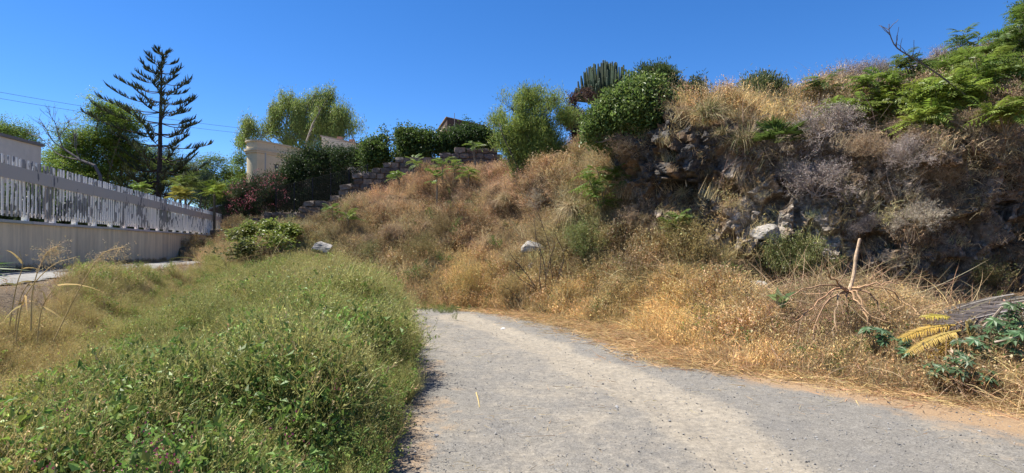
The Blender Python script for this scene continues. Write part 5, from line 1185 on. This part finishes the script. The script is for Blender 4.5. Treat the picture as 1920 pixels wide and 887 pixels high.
# ------------------------------------------------------------------ soft weed bushes on the slope
def weedbush(px, py, rpx, label, col, col2, n_=900, ls=.022, name='weed_bush', stem=(.28, .22, .12), lift=.0, M=None, up=.5):
    p, nr = on_hill(px, py + rpx * .6); r = rpx / F * p[1]; root = empty(name, p, label, 'bush'); m_ = 46
    d = ring_dirs(m_, 0.02, 1.05); o_ = [R.normal(0, r * .16, (m_, 3)) * [1, 1, .1]]; dd = d
    for k in range(4): dd = unit(dd + R.normal(size=dd.shape) * .12 + [0, 0, .06]); o_.append(o_[-1] + dd * r * .36 * R.uniform(.7, 1.15, (m_, 1)))
    A = np.stack(o_, 1); B = sprout(A, 9, .25, 1, r * .42, .6, .2, 4, .18); st = MB()
    for Q, w in ((A, .007), (B, .005)):
        for k in range(Q.shape[1] - 1):
            v = Q[:, k + 1] - Q[:, k]; L_ = np.linalg.norm(v, axis=1); blades(st, Q[:, k], v / np.maximum(L_, 1e-6)[:, None], L_, w, np.zeros_like(v), vary(stem, len(Q), .2), 1)
    part(st, 'stems', M_DRY, root, world=False)
    pt = np.concatenate([A[:, 2:].reshape(-1, 3), B.reshape(-1, 3)]); k = R.integers(0, len(pt), n_ * 5); pos = pt[k] + R.normal(0, .03, (len(k), 3)); mix_ = (R.random(len(k)) < .35)[:, None]
    mb = MB(); leaves(mb, pos, unit(R.normal(size=pos.shape) + [0, 0, up]), ls * R.uniform(.6, 1.5, len(k)), ls * .5, np.where(mix_, vary(col2, len(k), .25), vary(col, len(k), .3)), curl=.1); part(mb, 'foliage', M or M_LEAF, root, world=False)
    return root
weedbush(1100, 462, 52, 'soft fresh green bush low on the slope', (.17, .21, .06), (.24, .24, .09), 1500, .035)
weedbush(1292, 465, 62, 'tall tan weed with dotted seed heads in front of the rock', (.42, .33, .12), (.34, .27, .13), 1300, .024, lift=.2, M=M_DRY)
weedbush(1275, 440, 40, 'yellowish green weed at the base of the rock outcrop', (.28, .27, .08), (.40, .33, .13), 900, .026)
weedbush(1480, 492, 58, 'olive green grassy bush right of the light rocks', (.16, .18, .06), (.26, .25, .10), 1500, .045, up=1.4)
weedbush(1530, 505, 40, 'olive green bush beside the foot of the cliff', (.15, .17, .06), (.28, .25, .11), 800, .04, up=1.2)
weedbush(890, 540, 48, 'bright golden weed bush at the far end of the gravel', (.52, .37, .12), (.42, .34, .13), 1500, .022, M=M_DRY)
weedbush(960, 545, 38, 'golden weed bush left of the dark bare stems', (.46, .34, .14), (.38, .30, .12), 1000, .022, M=M_DRY)
weedbush(790, 470, 40, 'olive brown weed mound on the lower left slope', (.28, .23, .10), (.20, .19, .07), 1000, .028, M=M_DRY)
weedbush(830, 430, 34, 'brown weed mound above the lower left mound', (.24, .18, .09), (.30, .24, .10), 800, .026, M=M_DRY)
weedbush(1010, 440, 30, 'pale tan weed at mid slope left of the green bush', (.40, .31, .16), (.30, .25, .12), 700, .024, M=M_DRY)
weedbush(1190, 570, 44, 'golden brown weed at the right verge of the gravel', (.50, .34, .12), (.40, .28, .12), 1200, .022, M=M_DRY)
weedbush(1850, 520, 40, 'thin green and brown weed below the shaded cliff', (.17, .18, .06), (.30, .22, .11), 700, .028)
weedbush(1700, 530, 30, 'low olive weed against the foot of the shaded cliff', (.17, .18, .07), (.28, .22, .11), 500, .025)
weedbush(690, 475, 26, 'low green weed near the white boulder', (.16, .19, .06), (.28, .24, .10), 500, .028)
weedbush(655, 395, 20, 'yellow green weed below the stone wall', (.24, .27, .06), (.30, .27, .08), 500, .03)
weedbush(1080, 510, 26, 'dry brown weed under the fresh green bush', (.34, .25, .13), (.26, .19, .10), 600, .024, M=M_DRY)

# bramble thicket at the end of the boundary wall
for i, (bx, Y, spec, lab, c_) in enumerate([(520, 16.0, [(470, 470, 26), (505, 455, 24), (540, 458, 24), (500, 480, 24), (550, 475, 22)], 'bright green bramble bush at the far end of the green weeds', (.17, .21, .04)), (440, 15.5, [(405, 465, 18), (430, 450, 20), (455, 475, 20), (420, 485, 18)], 'reddish green bramble bush before the end of the boundary wall', (.13, .14, .045)), (490, 19, [(465, 430, 18), (500, 425, 16), (445, 440, 14), (540, 432, 18)], 'bramble shoots reaching up before the stone wall', (.18, .22, .045))]):
    b = gp(bx, Y); plant('bramble', lab, 'bush', b, spec, Y, 330, 12, .10, .10, .075, c_, 'layer', .03, (.20, .16, .09), multi=True, seed=60 + i, names=BUSH, thr=.46, nsc=1.6)
    o = bpy.data.objects['bramble' if i == 0 else 'bramble.%03d' % i]; mb = MB(); A = np.repeat(b[None] + [0, 0, .3], 16, 0) + R.normal(0, .5, (16, 3)) * [1, 1, .2]; d = ring_dirs(16, .3, 1.1)
    blades(mb, A, d, R.uniform(.7, 1.5, 16), .014, np.array([[0, 0, -.45]]) * np.ones((16, 1)), vary((.24, .22, .08), 16, .2), 6, .4); part(mb, 'shoots', M_DRY, o)

# leafless dark shrub in the middle
b = on_hill(1020, 566)[0] + np.array([0, -.1, 0]); root = empty('bare_shrub', b, 'leafless dark shrub with long curved stems at the edge of the gravel', 'shrub'); Yb = b[1]
for pts in ([(1018, 566), (1022, 520), (1030, 470), (1008, 400)], [(1022, 562), (1020, 500), (1005, 450), (1000, 410)], [(1026, 564), (1044, 520), (1055, 480), (1038, 440)], [(1015, 566), (1010, 520), (1012, 480), (996, 455)], [(1018, 564), (990, 520), (965, 490), (952, 470)], [(1012, 568), (1000, 540), (980, 528), (955, 505)], [(1024, 566), (1035, 530), (1030, 490), (1040, 455)], [(1010, 580), (985, 570), (962, 552), (948, 540)], [(1030, 564), (1048, 540), (1052, 505)]):
    mb = MB(); q = curve_pts([b + (at(x, y, Yb) - at(1020, 566, Yb)) + [0, R.uniform(-.25, .1) * (566 - y) / 100, 0] for x, y in pts], 10)[None]; tubes(mb, q, taper(q, .011, .005), (.075, .055, .045), 4)
    s_ = sprout(q, 5, .3, 1, .22, .6, .2, 4, .15); tubes(mb, s_, taper(s_, .005, .003), (.08, .06, .045), 3); part(mb, 'stem', M_BARK, root)

# small white twig on the rock
p, nr = on_hill(1283, 345); p = p + np.array([0, -.35, 0]); root = empty('white_twig', p, 'small forked whitish dead twig standing before the rock outcrop', 'twig'); Yb = p[1]; mb = MB()
for pts in ([(1287, 350), (1285, 325), (1292, 302)], [(1286, 332), (1278, 308), (1258, 293)], [(1285, 322), (1275, 318)]):
    q = curve_pts([at(x, y, Yb) for x, y in pts], 6)[None]; tubes(mb, q, taper(q, .012, .006), (.55, .50, .44), 4)
part(mb, 'branch', M_BARK, root)

# ------------------------------------------------------------------ cut stump with uprooted roots
b = at(1598, 556, 7.6); b[2] -= .02; root = empty('uprooted_sapling', b, 'pale cut stem standing upside down with roots spread over the dry grass', 'stump'); Yb = 7.6
mb = MB(); q = curve_pts([at(1592, 548, Yb), at(1601, 515, Yb), at(1605, 480, Yb), at(1612, 448, Yb)], 12)[None]; rr = np.linspace(.027, .017, 12)[None] * (1 + .12 * np.sin(np.arange(12) * 1.9)); tubes(mb, q, rr, (.50, .36, .23), 9); part(mb, 'stem', M_BARK, root)
rng_pts = [[(1592, 546), (1560, 545), (1520, 580), (1490, 600)], [(1592, 546), (1575, 548), (1565, 590), (1562, 630)], [(1592, 546), (1600, 556), (1628, 590), (1636, 612)], [(1592, 546), (1620, 535), (1670, 545), (1700, 570), (1735, 600)], [(1592, 546), (1630, 548), (1650, 580), (1660, 600)], [(1592, 546), (1585, 565), (1588, 600), (1580, 640)], [(1592, 546), (1560, 535), (1500, 545), (1470, 570)], [(1592, 546), (1610, 552), (1625, 600), (1640, 640)], [(1592, 546), (1560, 560), (1530, 600), (1528, 640)], [(1592, 546), (1640, 532), (1690, 530)], [(1592, 546), (1570, 530), (1555, 515), (1548, 500)]]
for pts in rng_pts:
    mb = MB(); n_ = len(pts); q = curve_pts([at(x, y, Yb - .9 * (i / (n_ - 1)) * R.uniform(.2, .8)) for i, (x, y) in enumerate(pts)], 12)[None]; q[0][1:] += R.normal(0, .012, (11, 3)); tubes(mb, q, taper(q, .015, .006), vary((.30, .19, .11), 1, .2)[0], 5)
    s_ = sprout(q, 4, .3, 1, .25, .6, .05, 5, .2); tubes(mb, s_, taper(s_, .006, .003), (.28, .18, .10), 3); part(mb, 'root_branch', M_BARK, root)

# twig tangle under the stump and along the right verge
P_, N_ = hill_points(vis * (CV > 1.0) * (CV < 2.6) * ((CPX > 1380) & (CPX < 1960)) * near, 330)
def p_tangle():
    mb = MB(); n_ = 34; base = R.normal(0, .16, (n_, 3)) * [1, 1, .35] + [0, 0, .10]; d = unit(R.normal(size=(n_, 3)) * [1, 1, .45]); blades(mb, base, d, R.uniform(.2, .7, n_), R.uniform(.004, .009, n_), R.normal(0, .3, (n_, 3)), vary((1, 1, 1), n_, .4), 5, .5); return mb
G_TAN = [proto(p_tangle(), 'twig_tangle', M_DRY_T) for _ in range(4)]
scatter('dry_twigs', G_TAN, P_, UPV + R.normal(0, .3, P_.shape), R.uniform(.6, 1.4, len(P_)), vary((.33, .23, .14), len(P_), .35, .1), 'tangle of dry brown twigs along the right verge', 'twigs')
P_, N_ = hill_points(vis * (CV > 1.5) * (CV < 7) * (CPX > 1350) * near * (CPY < 330) * (1 - .85 * ((CPX > 1380) & (CPX < 1580) & (CPY > 390))), 260)
scatter('hill_twigs', G_TAN, P_ + N_ * .1, N_ + R.normal(0, .3, P_.shape), R.uniform(.6, 1.3, len(P_)), vary((.26, .20, .15), len(P_), .4, .1), 'fallen grey brown twigs strewn over the cliff and upper slope', 'twigs')

# ------------------------------------------------------------------ palm fronds, castor plants, agave at the right
def frond(pA, pB, label, col, L2=.22, n_=26, w=.016, droop=.12, mat=None, name='palm_frond', ang=.75, cat='palm frond', group=None):
    pA = np.asarray(pA); v = np.asarray(pB) - pA; L_ = np.linalg.norm(v); root = empty(name, pA, label, cat, group)
    mb = MB(); d = unit(v)[None]; pinnate(mb, np.zeros((1, 3)), d, L_, n_, L2, w, np.asarray(col)[None], droop, tuple(c * .9 for c in col), .018, ang, .12); part(mb, 'leaflets', mat or M_DRY, root, world=False)
    mb = MB(); t = np.linspace(0, 1, 8)[:, None]; P_ = d * L_ * t + np.array([0, 0, -droop]) * L_ * t ** 2; tubes(mb, P_[None], taper(P_[None], .014, .004), tuple(c * .8 for c in col), 4); part(mb, 'rib', M_BARK, root, world=False); return root
GR = (.36, .32, .27)
for i, (a, b_, lab) in enumerate([((1940, 562, 7.2), (1775, 578, 7.0), 'grey dead palm frond on top of the heap at the right'), ((1950, 575, 6.9), (1790, 590, 6.8), 'grey dead palm frond in the middle of the heap'), ((1945, 590, 6.8), (1830, 598, 6.7), 'grey dead palm frond at the bottom of the heap'), ((1900, 552, 7.5), (1765, 572, 7.3), 'grey dead palm frond at the back of the heap'), ((1960, 556, 7.4), (1850, 560, 7.4), 'short grey dead palm frond at the right end of the heap')]):
    frond(at(*a), at(*b_), lab, vary(GR, 1, .2)[0], .50, 90, .016, .10, ang=.38, group='heap of grey dead palm fronds')
for a, b_, c_, lab in [((1790, 610, 6.6), (1690, 605, 6.4), (.56, .38, .09), 'yellow palm frond stretching left at the right verge'), ((1800, 620, 6.5), (1705, 628, 6.2), (.55, .40, .12), 'tan yellow palm frond lying below the stretched one'), ((1822, 650, 6.4), (1812, 592, 6.4), (.60, .48, .20), 'pale yellow palm frond standing upright at the right verge'), ((1780, 595, 6.7), (1735, 580, 6.6), (.46, .38, .08), 'yellow green palm frond behind the yellow ones'), ((1800, 640, 6.3), (1880, 668, 6.0), (.50, .33, .15), 'orange tan palm frond drooping right below the upright one'), ((1795, 632, 6.5), (1745, 652, 6.3), (.48, .33, .08), 'short olive yellow palm frond under the pile')]:
    frond(at(*a), at(*b_), lab, c_, .14, 40, .016, .22, ang=.85, mat=M_LEAF)
p = at(1848, 733, 5.75); root = empty('fallen_leaf', p, 'large orange yellow fallen leaf lying at the verge of the gravel', 'leaf'); mb = MB()
for k, (dx, dz, L_) in enumerate([(-1, -.02, .2), (-.6, .25, .12), (0, .4, .11), (.6, .2, .13), (1, -.12, .2)]): leaves(mb, np.zeros((1, 3)), unit(np.array([[dx, -.25 * R.uniform(0, 1), dz]])), L_, .085, vary((.62, .38, .10), 1, .12), np.array([[0, -.6, 1.0]]), .15, .2, .4)
part(mb, 'blade', M_LEAF, root, world=False)

def castor(px, py, Y, h, nl, label, col=(.10, .17, .075), ls=.12):
    top = at(px, py, Y); b = top - [0, -.1, h]; root = empty('castor_plant', b, label, 'plant', None); st = MB(); lv = MB()
    for k in range(nl):
        d = ring_dirs(1, .15, 1.2)[0]; t = top - [0, 0, R.uniform(0, h * .6)] + d * R.uniform(.03, .24) * [1, 1, .4]; q = curve_pts([b, (b + t) / 2 + R.normal(0, .03, 3), t], 5)[None]; tubes(st, q, taper(q, .007, .003), (.20, .16, .09), 4)
        nr = unit(d * .6 + [0, -.35, .8]); s1 = unit(np.cross(nr, [0.3, .2, 1])); s2 = np.cross(nr, s1); th = np.linspace(0, 2 * PI, 9)[:8] + R.uniform(0, 6); dl = s1 * np.cos(th)[:, None] + s2 * np.sin(th)[:, None] - nr * .12
        leaves(lv, np.repeat(t[None], 8, 0), dl, ls * R.uniform(.55, 1, 8) * R.uniform(.8, 1.15), ls * .32, vary(vary(col, 1, .25)[0], 8, .12), np.repeat(nr[None], 8, 0), .12, .15, .45)
    part(st, 'stems', M_BARK, root); part(lv, 'leaves', M_LEAF, root)
for x, y, Y, h, nl, lab in [(1895, 575, 6.3, .5, 16, 'castor plant with blue green star leaves before the dead frond heap'), (1868, 605, 6.2, .4, 12, 'castor plant right of the upright yellow frond'), (1905, 622, 5.9, .35, 11, 'castor plant at the right edge under the dead frond heap'), (1800, 672, 5.9, .25, 10, 'low castor plant left below the orange tan frond'), (1850, 700, 5.7, .22, 12, 'castor plant just above the fallen orange leaf'), (1770, 690, 5.9, .2, 8, 'small castor plant at the verge left of the others'), (1650, 618, 6.7, .3, 9, 'small castor plant among the roots of the cut stem'), (1690, 640, 6.5, .25, 7, 'small castor plant beneath the yellow fronds'), (1835, 640, 6.1, .3, 9, 'castor plant directly below the upright yellow frond')]:
    castor(x, y, Y, h, nl, lab)
p = at(1465, 568, 8.2); root = empty('broad_leaf_plant', p, 'plant with broad pale green leaves at the verge left of the cut stem', 'plant'); mb = MB()
for k in range(13):
    d = ring_dirs(1, .3, 1.25); leaves(mb, R.normal(0, .03, (1, 3)), d, R.uniform(.15, .25), .085, vary([(.20, .27, .10), (.42, .42, .22)][k % 3 == 0], 1, .15), None, .15, .2, .5)
part(mb, 'leaves', M_LEAF, root, world=False)
# branch lying at the right edge
for a, b_, lab, r_ in [((1845, 612, 6.5), (1880, 575, 6.3), 'thick grey brown broken branch leaning in the frond heap', .018), ((1865, 642, 6.0), (1935, 628, 5.8), 'pale branch sticking out at the right edge', .013)]:
    A, B = at(*a), at(*b_); mb = MB(); q = curve_pts([A, (A + B) / 2 + R.normal(0, .015, 3), B], 8)[None]; tubes(mb, q, taper(q, r_, r_ * .8), (.33, .26, .20), 7); o = mb.build('broken_branch', M_BARK); tag(o, lab, 'branch')

# ------------------------------------------------------------------ rocks on the slope
def rock(px, py, rpx, label, col=(.36, .34, .31), flat=.7, sink=.25, ground=False, name='rock', cat='rock'):
    import bmesh
    if ground: p = at(px, py, ground)
    else: p = on_hill(px, py)[0]
    r = rpx / F * p[1]; bm = bmesh.new(); bmesh.ops.create_icosphere(bm, subdivisions=4, radius=1); V = np.array([v.co[:] for v in bm.verts]); T = [[v.index for v in f.verts] for f in bm.faces]; bm.free()
    s = R.uniform(0, 50, 3); q = V + s; nn_ = unit(R.normal(size=(17, 3))); dn_ = R.uniform(.62, 1.0, 17); V = V * (np.min(np.where(V @ nn_.T > .05, dn_ / np.maximum(V @ nn_.T, .05), 1.25), 1).clip(.4, 1.25)[:, None] + .10 * (ridged(q, 2.2, 4, 9)[:, None] - .6) + .08 * (fbm(q, 7, 3, 5)[:, None] - .5)) * [1.25, .9, flat]
    mb = MB(); mb.add(V * r, T, col); o = mb.build(name, M_ROCK, smooth=False, loc=tuple(p + [0, 0, r * flat * (.5 - sink)])); tag(o, label, cat); return o
rock(603, 470, 19, 'large white boulder at the far end of the green weeds', (.28, .26, .23), .75, .15, 16.5, 'boulder')
for x, y, r, lab, c_ in [(728, 505, 6, 'small white stone at the foot of the rust slope', (.48, .46, .42)), (668, 478, 6, 'grey stone in the dry weeds near the boulder', (.45, .42, .38)), (812, 512, 5, 'small white stone above the far end of the gravel', (.48, .46, .42)), (716, 497, 4, 'tiny white stone beside the small white stone', (.48, .46, .43)), (1000, 470, 18, 'grey limestone block behind the leafless dark shrub', (.30, .28, .25)), (1000, 505, 12, 'pale limestone block below the grey one', (.42, .39, .34)),
                      (850, 545, 10, 'tan stone in the golden weeds at the gravel end', (.46, .40, .31)), (1425, 542, 20, 'light grey rock low on the slope beside the broad leaf plant', (.40, .38, .35)), (1440, 440, 22, 'pale tilted limestone slab in the middle of the cliff', (.30, .27, .23)), 
                      (1100, 520, 9, 'small grey stone in the lower weeds', (.34, .31, .28)), (920, 520, 8, 'small tan stone on the lower slope', (.40, .35, .28))]:
    rock(x, y, r, lab, c_)
for x, y, r, Y_, lab, c_ in [(943, 619, 4.5, 10.67, 'flat pale stone lying near the far end of the gravel', (.5, .48, .45)), (992, 594, 6, 12.6, 'white stone at the far verge of the gravel', (.48, .46, .43)), (1180, 665, 3.2, 8.27, 'small blue grey stone on the right side of the gravel', (.32, .33, .36)), (848, 706, 2.6, 6.9, 'single dark stone on the left side of the gravel', (.10, .10, .10)), (1318, 824, 4, 4.66, 'dark pebble on the sandy track near the camera', (.14, .13, .13)), (1388, 758, 3.5, 5.69, 'pale pebble on the right of the sandy track', (.5, .48, .44)), (1850, 800, 4.5, 4.98, 'blue grey stone on the straw at the lower right', (.34, .35, .38))]:
    p = at(x, y, Y_); p[2] = float(gz(p[0], p[1])) + .012; o = rock(x, y, r, lab, c_, .6, .2, Y_, 'loose_stone', 'stone'); o.location = tuple(p + [0, 0, .15 * r / F * Y_])

# ------------------------------------------------------------------ dry reeds and palm tips at the left edge
b = np.array([-3.3, 3.9, float(gz(-3.3, 3.9))]); root = empty('dry_reed', b, 'tall dry reeds with feathery drooping heads at the left side', 'reeds')
for i, (pts, hd) in enumerate([([(58, 620), (62, 540), (85, 478), (108, 462)], 1), ([(30, 640), (45, 560), (95, 500), (142, 482)], 0), ([(100, 640), (150, 540), (190, 478), (232, 463)], 1), ([(18, 610), (30, 540), (42, 500), (36, 470)], 0), ([(70, 640), (78, 580), (102, 540), (118, 520)], 0), ([(28, 620), (38, 560), (58, 528), (66, 545)], 0)]):
    mb = MB(); Yr = 4.0 + .12 * i; q = curve_pts([at(x, y, Yr) for x, y in pts], 12)[None]; tubes(mb, q, taper(q, .006, .002), (.48, .36, .18), 4); part(mb, 'stalk', M_DRY, root)
    mb = MB(); 
    if hd:
        t = R.uniform(.55, 1, 150) * 11; k = np.minimum(t.astype(int), 10); P_ = q[0][k] + (q[0][k + 1] - q[0][k]) * (t - k)[:, None]; d = unit(R.normal(size=(150, 3)) + [.6, 0, -.2]); L_ = R.uniform(.03, .14, 150)
        blades(mb, P_, d, L_, .002, np.array([[0, 0, -.4]]) * np.ones((150, 1)), vary((.45, .33, .18), 150, .2), 3); tip = P_ + d * L_[:, None] + np.array([0, 0, -.4]) * L_[:, None]; tt = tip.repeat(4, 0) + R.normal(0, .008, (600, 3)); leaves(mb, tt, unit(R.normal(size=(600, 3))), .012, .005, vary((.52, .40, .22), 600, .25)); part(mb, 'seed_head', M_DRY, root)
    else:
        k = R.integers(3, 9, 3)
        for kk in k:
            mb = MB(); blades(mb, q[0][kk][None], unit(R.normal(size=(1, 3)) * [1, .3, .5] + [.3, 0, .6]), R.uniform(.15, .35, 1), .016, np.array([[.1, 0, -.5]]), vary((.55, .40, .16), 1, .15), 5); part(mb, 'leaf', M_DRY, root)
b = at(-75, 505, 4.3); root = empty('palm_plant', b + [0, 0, -.5], 'green pointed palm leaves poking in at the left edge', 'palm'); n_ = 16
d = unit(np.stack([np.ones(n_), R.normal(0, .35, n_), np.linspace(-.12, .38, n_)], 1))
for k in range(n_):
    mb = MB(); blades(mb, b[None], d[k:k + 1], R.uniform(.35, .52, 1), .022, np.array([[0, 0, -.12]]), vary((.12, .20, .05), 1, .2), 4); part(mb, 'leaf', M_LEAF, root)
mb = MB(); q = curve_pts([b + [-.1, 0, -.9], b + [-.05, 0, -.4], b], 5)[None]; tubes(mb, q, taper(q, .03, .02), (.2, .16, .1), 6); part(mb, 'stalk', M_BARK, root)
# long pale stalk leaning over the golden grass, and the bent straw beside the gravel
for i, (pts, Y, lab) in enumerate([([(1262, 668), (1240, 640), (1222, 606)], 8.6, 'single pale straw leaning at the verge in the golden grass'), ([(1605, 755), (1612, 768), (1625, 784)], 5.4, 'yellow straw lying on the right side of the gravel'), ([(893, 740), (897, 755), (899, 768)], 5.85, 'yellow straw lying on the left side of the gravel')]):
    pp = [at(x, y, Y) for x, y in pts]
    if i: pp = [np.array([at(x, y, 1696 / (y - 460))[0], 1696 / (y - 460), .03]) for x, y in pts]
    mb = MB(); q = curve_pts(pp, 6)[None]; tubes(mb, q, taper(q, .007, .004), (.60, .47, .22), 4); o = mb.build('straw_stalk', M_DRY); tag(o, lab, 'straw')

for w_ in ('boundary_wall', 'garden_wall', 'stone_wall'): bpy.data.objects[w_]['kind'] = 'thing'
